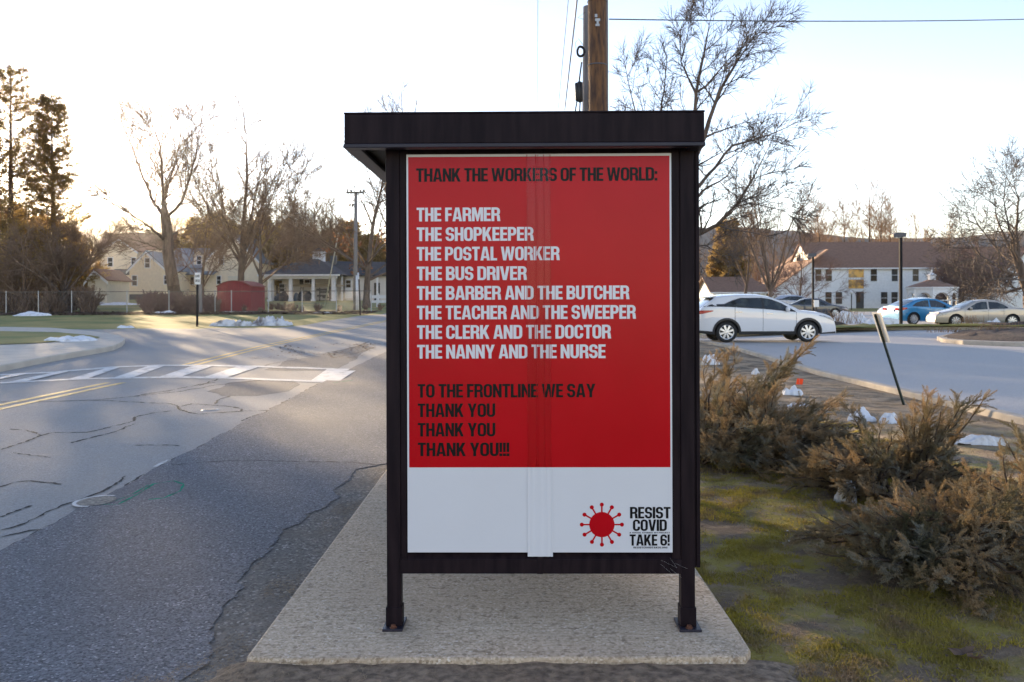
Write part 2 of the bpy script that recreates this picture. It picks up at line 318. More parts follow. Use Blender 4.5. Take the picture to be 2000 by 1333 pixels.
# ------------------------------------------------------------------ ground
def axis_pts(lo, hi, seq):
    return sorted(set([v for v in seq if lo <= v <= hi]))
gx = [-2600, -1200, -600, -300, -200]+list(np.arange(-150, 151, 7.5))+list(np.arange(-12, 12, 1.0))+[200, 300, 600, 1200, 2600]
gy = [-400, -60, -20, 0, 4, 8, 12, 16]+list(np.arange(17, 32, 1.5))+[18, 25.8, 45]+list(np.arange(32, 180, 6))+[200, 260, 340, 460, 700, 1000, 1700]
gx = sorted(set(float(x) for x in gx)); gy = sorted(set(float(y) for y in gy))
V = [(x, y, terr(x, y)) for y in gy for x in gx]; nx = len(gx)
Fg = [(j*nx+i, j*nx+i+1, (j+1)*nx+i+1, (j+1)*nx+i) for j in range(len(gy)-1) for i in range(nx-1)]
structure(mesh_np('ground', np.array(V), np.array(Fg), MT['lawn'], smooth=True))

def sheet(name, pts, off, m, kind='structure', step=3.0, bump=0.0):
    bm = bmesh.new(); vs = [bm.verts.new((p[0], p[1], 0)) for p in pts]; bm.faces.new(vs); bm.normal_update()
    bmesh.ops.triangulate(bm, faces=bm.faces[:])
    ys = [p[1] for p in pts]; xs = [p[0] for p in pts]
    cuts = [('y', y) for y in sorted(list(np.arange(18, 130, step))+[25.8, 45]) if min(ys) < y < max(ys)] + [('x', x) for x in np.arange(-3, 10, 1.0) if min(xs) < x < max(xs) and max(ys) > 18]
    for a, c in cuts:
        g = bm.verts[:]+bm.edges[:]+bm.faces[:]
        bmesh.ops.bisect_plane(bm, geom=g, plane_co=(c, c, 0), plane_no=(0, 1, 0) if a == 'y' else (1, 0, 0), dist=1e-5)
    for v in bm.verts: v.co.z = terr(v.co.x, v.co.y)+off
    bmesh.ops.recalc_face_normals(bm, faces=bm.faces)
    if bm.faces and sum(f.normal.z for f in bm.faces) < 0: bmesh.ops.reverse_faces(bm, faces=bm.faces)
    me = bpy.data.meshes.new(name); bm.to_mesh(me); bm.free()
    o = link(name, me, m)
    if kind: o['kind'] = kind
    return o
def jag(pts, amp, n, seed=0):
    """subdivide an open polyline with jitter"""
    r = random.Random(seed); out = []
    for a, b in zip(pts[:-1], pts[1:]):
        a = Vector((a[0], a[1])); b = Vector((b[0], b[1])); d = b-a; nn = Vector((-d.y, d.x)).normalized()
        k = max(1, int(d.length/n))
        for i in range(k): out.append(tuple(a+d*(i/k)+nn*r.uniform(-amp, amp)))
    out.append(tuple(pts[-1][:2])); return out
def strip_sheet(mb, pts, w, off, seed=0, wj=0.3):
    """painted band or crack along ground polyline"""
    r = random.Random(seed); pts = [Vector((p[0], p[1])) for p in pts]; L = []; Rr = []
    for i, p in enumerate(pts):
        d = (pts[min(i+1, len(pts)-1)]-pts[max(i-1, 0)]).normalized(); nn = Vector((-d.y, d.x))
        ww = w*0.5*(1+r.uniform(-wj, wj))
        for s, A in ((1, L), (-1, Rr)):
            q = p+nn*ww*s; A.append((q.x, q.y, terr(q.x, q.y)+off))
    n = len(pts); mb.add(L+Rr, [(i, n+i, n+i+1, i+1) for i in range(n-1)])
def dens(pts, n):
    out = []
    for a, b in zip(pts[:-1], pts[1:]):
        a = Vector((a[0], a[1])); b = Vector((b[0], b[1])); k = max(1, int((b-a).length/n))
        out += [a+(b-a)*(i/k) for i in range(k)]
    out.append(Vector((pts[-1][0], pts[-1][1]))); return out

# worn road (with its side street), dark shoulder, crumbling edge
edgeL = [(-3.20, -70), (-3.20, -6), (-3.22, 5.5), (-3.27, 6.6), (-3.36, 8.5), (-3.5, 12), (-3.72, 17.5), (-3.6, 24), (-3.2, 30), (-2.6, 40), (-1.6, 52), (0, 64), (3.5, 85)]
roadR = jag(edgeL, 0.035, 0.35, 3)
farL = [tuple(G(x, y)[:2]) for x, y in ((742, 615), (700, 618), (640, 627), (600, 635), (540, 641), (420, 641), (385, 643), (300, 642), (200, 644), (100, 644), (0, 643))]
roadpoly = [(-40, -70)]+[(-3.0+x[0]+3.2-0.2, x[1]) for x in roadR]+[(-6.5, 85)]+farL+[(-60, farL[-1][1])]
structure(sheet('road', roadpoly, 0.006, MT['asphalt_old']))
shR = [(-1.9, -70), (-1.9, -6), (-1.62, 2.6)]+[tuple(G(x, y)[:2]) for x, y in ((395, 1300), (432, 1230), (462, 1140), (520, 1085), (565, 1040), (605, 1010), (655, 975), (668, 948), (690, 920), (740, 912))]+[(-0.9, 9.0), (-0.9, 20), (-0.6, 34), (0.6, 50), (5, 85)]
shoulder = jag(edgeL, 0.035, 0.35, 3)+jag(jag(shR, 0.05, 0.14, 5), .018, .04, 6)[::-1]
structure(sheet('shoulder', shoulder, 0.019, MT['asphalt_new']))
crumb = [(-2.6, -20), (-2.3, 3), (-2.0, 8), (-1.5, 30)]+[(-0.7, 30), (-0.95, 9.4), (-0.98, 4.2)]+jag([(-1.05, 3.75), (-1.38, 3.2), (-1.6, -20)], 0.06, 0.12, 8)
structure(sheet('crumbled_verge', crumb, 0.014, MT['asphalt_edge']))
dnx, dny = 90, 50; V = []
for j in range(dny+1):
    for i in range(dnx+1):
        y = 3.70-2.3*(j/dny)**1.3; x = -1.62+.35*min(1, max(0, (y-2.9)/.75))+(3.4)*i/dnx*(1 if i else 1)
        V.append((x, y, .012+.042*sstep(0, .16, x+1.62-.35*min(1, max(0, (y-2.9)/.75)))*sstep(1.4, 1.9, y)-.085*sstep(.98, 1.55, x+.12*noise.noise(Vector((x*4, y*4, 8))))+.012*noise.noise(Vector((x*7, y*7, 0)))+.006*noise.noise(Vector((x*23, y*23, 3)))))
structure(mesh_np('dirt_strip', np.array(V), np.array([(j*(dnx+1)+i, j*(dnx+1)+i+1, (j+1)*(dnx+1)+i+1, (j+1)*(dnx+1)+i) for j in range(dny) for i in range(dnx)]), MT['dirt'], smooth=True))

# cracks and markings traced on the ground
ck = MB()
cracks = [
 [(0, 787), (90, 786), (180, 783), (270, 775), (350, 766), (420, 754), (480, 747), (540, 741)],
 [(180, 783), (270, 787), (330, 790), (352, 797), (358, 805), (390, 811), (440, 806), (480, 804), (535, 803)],
 [(270, 775), (300, 768), (345, 762), (390, 752), (420, 748)],
 [(0, 880), (40, 868), (78, 853), (100, 847), (165, 846), (220, 835), (258, 824), (268, 816), (300, 808), (335, 804)],
 [(78, 853), (50, 842), (20, 840)], [(140, 867), (180, 857), (230, 845), (262, 830)],
 [(0, 955), (30, 945), (60, 941), (120, 948)], [(30, 886), (100, 895)], [(265, 871), (330, 872), (350, 873)],
 [(390, 754), (430, 740), (470, 726), (530, 712), (580, 702)],
 [(355, 795), (375, 790), (400, 792), (440, 794), (470, 800), (470, 805), (430, 808)],
 [(420, 790), (432, 780), (450, 775)],
 [(335, 913), (400, 907), (460, 905), (520, 903), (600, 905), (690, 907), (745, 913)],
 [(0, 1037), (40, 1030), (90, 1005), (140, 985), (200, 960), (245, 932)],
 [(0, 1050), (60, 1040), (105, 1033)], [(10, 1012), (60, 990)],
 [(560, 703), (600, 697), (640, 690), (690, 680), (720, 668)], [(640, 690), (650, 700), (700, 690), (735, 678)],
 [(470, 824), (500, 812), (535, 803)],
]
for i, c in enumerate(cracks):
    g = [G(*p) for p in c]; strip_sheet(ck, jag(jag([tuple(q[:2]) for q in g], 0.035, 0.22, i), 0.012, 0.05, i+50), .011+.0014*g[0].y, 0.0095 if i != 12 else 0.0205, i, 0.9)
strip_sheet(ck, jag([(x-0.01, y) for x, y in edgeL[2:8]], 0.03, 0.10, 33), 0.02, 0.0092, 3, 0.95)
structure(ck.build('road_cracks', MT['crack']))
pt = sheet('road_patch', jag([tuple(G(*p)[:2]) for p in ((410, 766), (450, 748), (520, 742), (570, 745), (590, 752), (560, 765), (500, 775), (430, 775), (410, 766))], 0.05, 0.3, 2)[:-1], 0.0075, MT['asphalt_patch'])
pt2 = sheet('road_patch', jag([tuple(G(*p)[:2]) for p in ((520, 724), (560, 706), (640, 692), (715, 672), (725, 680), (690, 705), (650, 724), (560, 726), (520, 724))], 0.05, 0.4, 2)[:-1], 0.0075, MT['asphalt_patch'])
ym = MB()
cl = [(-7.72, -6), (-7.72, 12.9), (-7.75, 17.0)]
cl2 = [(-7.75, 20.6), (-7.72, 27), (-7.2, 35), (-6.6, 44), (-5.3, 56), (-3, 72), (0, 88)]
for off in (-0.15, 0.15):
    for c in (cl, cl2): strip_sheet(ym, dens([(x+off, y) for x, y in c], 0.5), 0.13, 0.0105, 1, 0.12)
structure(ym.build('centre_line', MT['paint_yellow']))
wm = MB()
far = [(0, 734), (110, 728), (220, 718.5), (308, 715), (385, 715), (495, 717), (649, 722)]
near = [(0, 749.6), (137, 742.5), (220, 740), (357, 738), (467, 740.5), (605, 746), (660, 748)]
for l in (far, near): strip_sheet(wm, dens([G(*p) for p in l], 0.3), 0.30, 0.013, 1, 0.05)
def inter(l, x):
    for a, b in zip(l[:-1], l[1:]):
        if a[0] <= x <= b[0]: return a[1]+(b[1]-a[1])*(x-a[0])/(b[0]-a[0])
    return l[-1][1]
for f0, f1, n0, n1 in ((466, 508, 396, 440), (380, 418, 308, 352), (292, 325, 220, 258), (212, 237, 132, 170), (110, 143, 11, 50), (30, 60, -60, -30), (640, 700, 606, 660)):
    q = [G(f0, inter(far, f0)), G(f1, inter(far, f1)), G(n1, inter(near, n1)), G(max(n0, 0) if n0 > -5 else n0, inter(near, max(n0, 0)))]
    wm.add([(p.x, p.y, terr(p.x, p.y)+0.0155) for p in q], [(0, 1, 2, 3)])
for a, b in (((-8, 1080), (20, 1066)), ((318, 912), (345, 898))):
    pass
structure(wm.build('crosswalk_paint', MT['paint_white']))
el = MB()
for a, b in ((5.0, 5.5), (8.3, 8.65)):
    strip_sheet(el, dens([(np.interp(y, [p[1] for p in edgeL], [p[0] for p in edgeL])-0.06, y) for y in (a, b)], 0.05), 0.03, 0.0115, 5, 0.7)
structure(el.build('edge_line', MT['paint_white']))
gp = MB()
strip_sheet(gp, dens([G(*p) for p in ((180, 990), (230, 991), (270, 970), (300, 950), (340, 944), (359, 951), (352, 964), (320, 978), (290, 981))], 0.05), 0.019, 0.0205, 4, 0.7)
strip_sheet(gp, dens([G(*p) for p in ((225, 984), (262, 969), (290, 952))], 0.05), 0.014, 0.021, 4, 0.7)
strip_sheet(gp, dens([G(*p) for p in ((650, 750), (690, 745))], 0.06), 0.04, 0.0215, 4, 0.6)
structure(gp.build('utility_paint_mark', MT['paint_green']))

# parking lot, its kerb, verge on the right
lotpts = [(6.55, -70), (6.55, 27.2), (5.2, 31), (2, 33), (2, 38)]+[tuple(G(x, y)[:2]) for x, y in ((1370, 660), (1500, 652), (1640, 644.5), (1800, 644), (2000, 644))]+[(60, 42), (60, -70)]
structure(sheet('parking_lot', lotpts, 0.008, MT['asphalt_lot']))
lot2 = [(6, 46.5), (6, 90), (56, 90), (56, 46.5)]
structure(sheet('parking_lot', lot2, 0.006, MT['asphalt_lot']))
def kerb(name, pts, w, h, m, base=0.0):
    mb = MB(); pts = [Vector((p[0], p[1])) for p in pts]; n = len(pts); L = []
    for i, p in enumerate(pts):
        d = (pts[min(i+1, n-1)]-pts[max(i-1, 0)]).normalized(); nn = Vector((-d.y, d.x))
        a = p+nn*w/2; b = p-nn*w/2; z = terr(p.x, p.y)+base
        L += [(a.x, a.y, z-0.1), (a.x, a.y, z+h), (b.x, b.y, z+h), (b.x, b.y, z-0.1)]
    fs = [(4*i+k, 4*i+(k+1) % 4, 4*i+4+(k+1) % 4, 4*i+4+k) for i in range(n-1) for k in range(4)]+[(0, 1, 2, 3), (4*n-4, 4*n-3, 4*n-2, 4*n-1)]
    return structure(mb.add(L, fs).build(name, m, bevel=0.02))
kerb('lot_kerb', [(6.42, y) for y in np.arange(-30, 27, 1.0)]+[(6.2, 28), (5.6, 29.5), (4.5, 31), (2.5, 32)], 0.17, 0.11, MT['kerb'])
farK = [G(x, y) for x, y in ((1370, 662), (1500, 653), (1640, 645.5), (1800, 645), (2000, 645), (2300, 645))]
kerb('far_kerb', dens(farK, 2), 0.18, 0.15, MT['kerb'])
# verge with gentle bumps
nx, ny = 110, 260; vx = np.linspace(1.0, 6.36, nx); vy = np.concatenate([np.linspace(1.2, 14, 190), np.linspace(14.1, 31, 70)])
V = []
for y in vy:
    for x in vx:
        z = terr(x, y)+0.014+0.035*(noise.noise(Vector((x*1.3, y*1.3, 0)))+0.5)*sstep(1.0, 1.5, x)*sstep(6.36, 6.0, x)+0.012*noise.noise(Vector((x*6, y*6, 3)))*sstep(1.0, 1.2, x)*sstep(6.36, 6.2, x)
        V.append((x, y, z))
Fg = [(j*nx+i, j*nx+i+1, (j+1)*nx+i+1, (j+1)*nx+i) for j in range(ny-1) for i in range(nx-1)]
VER = np.array(V).reshape(ny, nx, 3)
structure(mesh_np('verge', np.array(V), np.array(Fg), MT['verge'], smooth=True))
def vz(x, y):
    if 1.0 < x < 6.3: 
        j = int(np.clip(np.searchsorted(vy, y), 0, ny-1)); i = int(np.clip((x-1.0)/5.36*(nx-1), 0, nx-1)); return VER[j, i, 2]
    if y < 3.7 and -1.4 < x <= 1.0: return .054+.006*noise.noise(Vector((x*23, y*23, 3)))+.012*noise.noise(Vector((x*7, y*7, 0)))
    return terr(x, y)
# island on the left with sidewalk, kerb and grass
isl = [(-30, 16.5)]+[tuple(G(x, y)[:2]) for x, y in ((0, 728), (72, 713), (120, 704), (176, 694), (220, 686), (238, 678), (244, 671), (236, 665), (210, 659), (170, 654), (100, 648), (0, 646))]+[(-60, 32)]
bm = MB(); n = len(isl); top = 0.16
bm.prism([(x, y, terr(x, y)-0.1) for x, y in isl], (0, 0, 0.1+top))
structure(bm.build('sidewalk_island', MT['sidewalk'], bevel=0.03))
gi = [tuple(G(x, y, top)[:2]) for x, y in ((0, 674), (60, 672), (120, 668), (185, 663), (196, 660), (176, 656), (110, 650), (0, 648))]
structure(sheet('island_grass', [(-40, gi[0][1]-3)]+gi+[(-50, gi[-1][1])], top+0.02, MT['lawn']))

# concrete pad under the shelter (corners worn)
pad = MB()
pp = [(-1.13, 3.68)]+[(x, 3.66+0.003*math.sin(x*9)) for x in np.linspace(-1.0, 0.86, 14)]+[(0.98, 3.66), (1.02, 3.74), (1.025, 3.95), (1.03, 8.4), (-1.128, 8.4)]
pad.prism([(x, y, -0.05) for x, y in pp], (0, 0, 0.13))
structure(pad.build('concrete_pad', MT['concrete'], bevel=0.012))

# ------------------------------------------------------------------ lettering
Vs, Hs = 0.205, 0.165
def corner(cx, cy, ro, a0, a1, vi=Vs, hi=Hs, n=6, roy=None, swap=False):
    out = []; roy = roy or ro
    for i in range(n+1):
        t = R(a0+(a1-a0)*i/n); c, s = math.cos(t), math.sin(t)
        o = (cx+ro*c, cy+roy*s); q = (cx+(ro-vi)*c, cy+(roy-hi)*s)
        out.append((q, o) if swap else (o, q))
    return out
def strip(pairs, closed=False):
    n = len(pairs); r = range(n if closed else n-1)
    return [[pairs[i][0], pairs[(i+1) % n][0], pairs[(i+1) % n][1], pairs[i][1]] for i in r]
def rect(x0, y0, x1, y1): return [(x0, y0), (x1, y0), (x1, y1), (x0, y1)]
def bow(w, y0, y1, r):
    return strip([((Vs*.9, y1), (Vs*.9, y1-Hs))]+corner(w-r, y1-r, r, 90, 0)+corner(w-r, y0+r, r, 0, -90)+[((Vs*.9, y0), (Vs*.9, y0+Hs))])
def glyph(c):
    r = 0.27
    if c in 'O0':
        w = .62; return w, strip(corner(w-r, 1-r, r, 0, 90)+corner(r, 1-r, r, 90, 180)+corner(r, r, r, 180, 270)+corner(w-r, r, r, 270, 360), True)
    if c in 'CG':
        w = .61; p = strip([((w, .63), (w-Vs, .63))]+corner(w-r, 1-r, r, 0, 90)+corner(r, 1-r, r, 90, 180)+corner(r, r, r, 180, 270)+corner(w-r, r, r, 270, 360)+[((w, .37), (w-Vs, .37))])
        if c == 'G': p += [rect(w-.32, .37, w, .52)]
        return w, p
    if c == 'D': w = .62; return w, [rect(0, 0, Vs, 1)]+bow(w, 0, 1, r)
    if c == 'P': w = .59; return w, [rect(0, 0, Vs, 1)]+bow(w, .38, 1, .26)
    if c == 'R': w = .62; return w, [rect(0, 0, Vs, 1)]+bow(w-.01, .40, 1, .26)+[[(w-.235, .42), (w-.05, .45), (w-.02, .3), (w+.015, 0), (w-.20, 0), (w-.225, .25)]]
    if c == 'B': w = .62; return w, [rect(0, 0, Vs, 1)]+bow(w-.02, .455, 1, .245)+bow(w, 0, .56, .25)
    if c == 'S':
        w = .60; h = .585; q = .265
        p = [((w, .69), (w-Vs, .69))]+corner(w-q, 1-q, q, 0, 90)+corner(q, 1-q, q, 90, 180)+corner(q, 1-h+q, q, 180, 262)
        p += corner(w-q, h-q, q, 82, 0, swap=True)+corner(w-q, q, q, 0, -90, swap=True)+corner(q, q, q, 270, 180, swap=True)+[((Vs, .31), (0, .31))]
        return w, strip(p)
    if c == 'U': w = .61; return w, strip([((0, 1), (Vs, 1))]+corner(r, r, r, 180, 270)+corner(w-r, r, r, 270, 360)+[((w, 1), (w-Vs, 1))])
    if c == 'J': w = .52; q = .25; return w, strip([((0, .33), (Vs, .33))]+corner(q, q, q, 180, 270)+corner(w-q, q, q, 270, 360)+[((w, 1), (w-Vs, 1))])
    if c == '6':
        w = .61; return w, strip([((w, .70), (w-Vs, .70))]+corner(w-r, 1-r, r, 0, 90)+corner(r, 1-r, r, 90, 180)+corner(r, r, r, 180, 270)+corner(w-r, r, r, 270, 360)+corner(w-r, .60-r, r, 0, 90)+[((Vs*.9, .60), (Vs*.9, .60-Hs))])
    if c == '1': w = .40; return w, [rect(.19, 0, .19+Vs, 1), [(.19, 1), (0, .8), (0, .66), (.19, .76)]]
    if c == 'T': w = .56; return w, [rect(0, 1-Hs, w, 1), rect(w/2-Vs/2, 0, w/2+Vs/2, 1-Hs)]
    if c == 'H': w = .61; return w, [rect(0, 0, Vs, 1), rect(w-Vs, 0, w, 1), rect(Vs, .42, w-Vs, .42+Hs)]
    if c == 'E': w = .50; return w, [rect(0, 0, Vs, 1), rect(Vs, 0, w, Hs), rect(Vs, 1-Hs, w, 1), rect(Vs, .425, w-.03, .425+Hs*.95)]
    if c == 'F': w = .48; return w, [rect(0, 0, Vs, 1), rect(Vs, 1-Hs, w, 1), rect(Vs, .405, w-.03, .405+Hs)]
    if c == 'L': w = .47; return w, [rect(0, 0, Vs, 1), rect(Vs, 0, w, Hs)]
    if c == 'I': return Vs, [rect(0, 0, Vs, 1)]
    if c == 'A':
        w = .68; f = lambda y: .205+.135*y/.8
        return w, [[(0, 0), (.205, 0), (.34, .80), (.34, 1), (.20, 1)], [(w, 0), (w-.20, 1), (w-.34, 1), (w-.34, .80), (w-.205, 0)], [(f(.17), .17), (w-f(.17), .17), (w-f(.32), .32), (f(.32), .32)]]
    if c == 'V': w = .66; return w, [[(0, 1), (.205, 1), (.33, .30), (w-.205, 1), (w, 1), (w-.2, 0), (.2, 0)]]
    if c == 'W': return .98, [[(0, 1), (.2, 1), (.285, .36), (.39, 1), (.59, 1), (.695, .36), (.78, 1), (.98, 1), (.82, 0), (.60, 0), (.49, .62), (.38, 0), (.16, 0)]]
    if c == 'M': return .80, [[(0, 0), (0, 1), (.27, 1), (.40, .45), (.53, 1), (.80, 1), (.80, 0), (.61, 0), (.61, .58), (.46, 0), (.34, 0), (.19, .58), (.19, 0)]]
    if c == 'N': return .63, [[(0, 0), (0, 1), (.2, 1), (.43, .45), (.43, 1), (.63, 1), (.63, 0), (.43, 0), (.2, .56), (.2, 0)]]
    if c == 'K': return .65, [[(0, 0), (0, 1), (Vs, 1), (Vs, .62), (.40, 1), (.63, 1), (.41, .57), (.65, 0), (.43, 0), (.275, .38), (Vs, .28), (Vs, 0)]]
    if c == 'Y': return .66, [[(0, 1), (.215, 1), (.33, .62), (.445, 1), (.66, 1), (.4325, .38), (.4325, 0), (.2275, 0), (.2275, .38)]]
    if c == '!': return .2, [[(0, 1), (.2, 1), (.185, .30), (.015, .30)], rect(0, 0, .2, .2)]
    if c == ':': return .2, [rect(0, 0, .2, .2), rect(0, .5, .2, .7)]
    if c == '.': return .17, [rect(0, 0, .17, .17)]
    if c == ' ': return .19, []
    raise KeyError(c)
def lettering(name, text, x0, x1, y0, h, plane, m, parent, gap=.045, local=True):
    """flat vinyl letters: plane(x, z, k) maps to 3D, k = small lift"""
    adv = []; tot = 0; polys = []; k = 0
    for i, c in enumerate(text):
        w, ps = glyph(c)
        for p in ps: polys.append([(tot+a, b) for a, b in p])
        tot += w+(gap if i < len(text)-1 else 0)
    sx = (x1-x0)/tot; mb = MB()
    for i, p in enumerate(polys):
        tri = tessellate_polygon([[Vector((a, b, 0)) for a, b in p]])
        mb.add([plane(x0+a*sx, y0+b*h, (i % 7)*0.00006) for a, b in p], tri)
    me = bpy.data.meshes.new(name); me.from_pydata(mb.v, [], mb.f); me.update()
    return link(name, me, m, parent, local)

# ------------------------------------------------------------------ bus shelter
YAW = R(-0.75); SX, SY, SZ = 0.136, 3.98, 0.08
sh = empty('bus_shelter', (SX, SY, SZ), 'dark bronze metal bus shelter standing on the concrete pad beside the road', 'bus shelter', rz=YAW)
D0 = 3.98
def sx(px): return (px-HX)/F*D0-SX
def szz(py): return EYE+(HY-py)/F*D0-SZ
xl, xr = sx(752), sx(1364.5); zt = szz(290); Ln = 3.6
B = MT['bronze']
def post(x0, x1, y0, y1, z0, z1):
    return MB().box(x0, y0, z0, x1, y1, z1).build('post', B, sh, bevel=0.004, local=True)
lx0, lx1 = sx(753), sx(780.5); rx0, rx1 = sx(1328), sx(1355)
dpt = 0.066
for (a, b) in ((lx0, lx1), (rx0, rx1)):
    for yy in (0, Ln-dpt):
        p = post(a, b, yy, yy+dpt, 0.012, zt+0.01)
        f = MB().box(a-0.005, yy-0.004, 0.012, b+0.005, yy+dpt+0.004, 0.098).build('sleeve', B, p, bevel=0.003, local=True)
        fp = MB(); fp.box(a-0.016, yy-0.042, 0.0, b+0.012 if a < 0 else b+0.022, yy+dpt+0.05, 0.012)
        fp.build('base_plate', MT['bronze_lip'], p, bevel=0.002, local=True)
        bo = MB().lathe([(0.0, 0.012), (0.017, 0.012), (0.017, 0.016), (0.011, 0.017), (0.011, 0.026), (0.0, 0.028)], 6, Matrix.Translation(((a+b)/2, yy-0.022, 0)))
        bo.build('bolt', MT['rust'], p, local=True)
# end frame facing the viewer: stiles, rails with bevelled glazing bead, mullion
zr0, zr1, zr2 = szz(1121), szz(1093), szz(1081)
MB().box(lx1+0.0005, 0.004, zr0, sx(793), 0.05, zt).build('stile', B, sh, bevel=0.003, local=True)
MB().box(sx(1311), 0.004, zr0, rx0-0.0005, 0.05, zt).build('stile', B, sh, bevel=0.003, local=True)
rl = MB(); rl.box(sx(779), -0.004, zr0, sx(1329), 0.052, zr1)
rl.prism([(sx(793), -0.003, zr1), (sx(793), 0.022, zr2), (sx(793), 0.05, zr2), (sx(793), 0.05, zr1)], (sx(1311)-sx(793), 0, 0))
rl.build('bottom_rail', B, sh, bevel=0.002, local=True)
MB().box(sx(793), 0.003, szz(303), sx(1311), 0.05, zt).build('top_rail', B, sh, bevel=0.003, local=True)
MB().box(sx(1047), -0.006, zr0-0.001, sx(1059), 0.045, zt).build('mullion', B, sh, bevel=0.002, local=True)
MB().box(sx(793), 0.024, zr2, sx(1311), 0.032, szz(303)).build('glass_pane', MT['glass'], sh, local=True)
# long side wall on the right, with its stepped frame; rear end wall; left side half open
sw = MB(); sw.box(rx1+0.001, 0.012, szz(1110), rx1+0.009, Ln, zt); sw.box(rx1+0.009, 0.006, szz(1110), sx(1366), Ln, szz(1085)); sw.box(rx1+0.009, 0.006, szz(1085), sx(1366), 0.06, zt)
sw.box(rx1+0.009, Ln/2-0.03, szz(1085), sx(1366), Ln/2+0.03, zt); sw.box(rx1+0.009, Ln-0.06, szz(1085), sx(1366), Ln, zt)
sw.build('side_frame', B, sh, bevel=0.002, local=True)
MB().box(rx1+0.010, 0.06, szz(1085), rx1+0.014, Ln/2-0.03, zt).box(rx1+0.010, Ln/2+0.03, szz(1085), rx1+0.014, Ln-0.06, zt).build('side_glass', MT['glass'], sh, local=True)
MB().box(sx(793), Ln-0.04, zr2, sx(1311), Ln-0.03, zt).build('rear_glass', MT['glass'], sh, local=True)
MB().box(sx(779), Ln-0.06, zr0, sx(1329), Ln-0.005, zr2).build('rear_rail', B, sh, bevel=0.002, local=True)
# roof: fascia box with drip lip, recessed soffit
D1 = 3.86; fy0 = D1-SY
fx0, fx1 = (673-HX)/F*D1-SX, (1377-HX)/F*D1-SX; fz0, fz1 = EYE+(HY-287.5)/F*D1-SZ, EYE+(HY-218.5)/F*D1-SZ
fy1 = Ln+0.12; t = 0.035
roof = MB()
for b in ((fx0, fy0, fx1, fy0+t), (fx0, fy1-t, fx1, fy1), (fx0, fy0+t, fx0+t, fy1-t), (fx1-t, fy0+t, fx1, fy1-t)): roof.box(b[0], b[1], fz0+0.018, b[2], b[3], fz1-0.006)
roof.build('fascia', B, sh, bevel=0.004, local=True)
lp = MB()
for b in ((fx0-.004, fy0-.004, fx1+.004, fy0+t+.02), (fx0-.004, fy1-t-.02, fx1+.004, fy1+.004), (fx0-.004, fy0+t+.02, fx0+t+.03, fy1-t-.02), (fx1-t-.02, fy0+t+.02, fx1+.004, fy1-t-.02)): lp.box(b[0], b[1], fz0, b[2], b[3], fz0+0.018)
lp.build('drip_lip', MT['bronze_lip'], sh, bevel=0.003, local=True)
MB().box(fx0+t, fy0+t, fz0+0.05, fx1-t, fy1-t, fz0+0.07).build('soffit', MT['soffit'], sh, local=True)
MB().box(fx0-.002, fy0-.002, fz1-0.006, fx1+.002, fy1+.002, fz1+0.002).build('roof_cap', B, sh, bevel=0.002, local=True)
cb = MB(); rr = random.Random(3)
for i in range(5):
    a = Vector((rx0-0.07+rr.uniform(-.05, .06), -0.0065, szz(1088)-rr.uniform(0, .06))); cb.tube([a, a+Vector((rr.uniform(.03, .07), 0, -rr.uniform(.02, .05)))], 0.00018, 3)
cb.build('cobweb', MT['sign_white'], sh, local=True)

# poster stuck on the end pane, wrapping over the frame
po = empty('poster', (SX, SY, SZ), 'red and white thank the workers poster taped across the end of the shelter', 'poster', rz=YAW)
DP = 3.975
def pz(py): return EYE+(HY-py)/F*DP-SZ
def pxx(px): return (px-HX)/F*DP-SX
def pl(base): return lambda x, z, k: (x, base-k, z)
def grid_panel(name, x0, x1, z0, z1, y, m, amp=0.0, nx=60, nz=90, seed=0, r=0.0):
    V = []
    for j in range(nz+1):
        for i in range(nx+1):
            x = x0+(x1-x0)*i/nx; z = z0+(z1-z0)*j/nz
            V.append((x, y-amp*(noise.noise(Vector((x*3+seed, z*1.7, seed)))*0.6+noise.noise(Vector((x*9+seed, z*5, seed+4)))*0.2), z))
    Fq = [(j*(nx+1)+i, j*(nx+1)+i+1, (j+1)*(nx+1)+i+1, (j+1)*(nx+1)+i) for j in range(nz) for i in range(nx)]
    return mesh_np(name, np.array(V), np.array(Fq), m, po, True, True)
WY = -0.0100
MB().box(pxx(794.5), WY, pz(1079), pxx(1311), 0.0, pz(301.5)).build('backing_sheet', MT['white_vinyl'], po, bevel=0.0, local=True)
RX0, RX1, RZ0, RZ1 = pxx(798), pxx(1307.5), pz(913), pz(306.5)
grid_panel('red_panel', RX0, RX1, RZ0, RZ1, WY-0.0006, MT['red_vinyl'])
def line(text, x0, x1, yt, yb, m, name='lettering', gap=.045): return lettering(name, text, pxx(x0), pxx(x1), pz(yb), pz(yt)-pz(yb), pl(WY-0.0009), m, po, gap)
wv, bv = MT['white_vinyl'], MT['black_vinyl']
line('THANK THE WORKERS OF THE WORLD:', 813.5, 1284, 328.6, 355, bv, gap=.03)
for t_, x1, a in (('THE FARMER', 977.4, 405.5), ('THE SHOPKEEPER', 1042.5, 444), ('THE POSTAL WORKER', 1093, 482.2), ('THE BUS DRIVER', 1029, 520.6), ('THE BARBER AND THE BUTCHER', 1228.4, 558.8), ('THE TEACHER AND THE SWEEPER', 1241, 597), ('THE CLERK AND THE DOCTOR', 1192.5, 635.2), ('THE NANNY AND THE NURSE', 1182, 673.5)):
    line(t_, 814.3, x1, a, a+26.8, wv)
for t_, x1, a in (('TO THE FRONTLINE WE SAY', 1162, 750), ('THANK YOU', 966.7, 788), ('THANK YOU', 966.7, 826), ('THANK YOU!!!', 994, 864.5)):
    line(t_, 815, x1, a, a+26.6, bv)
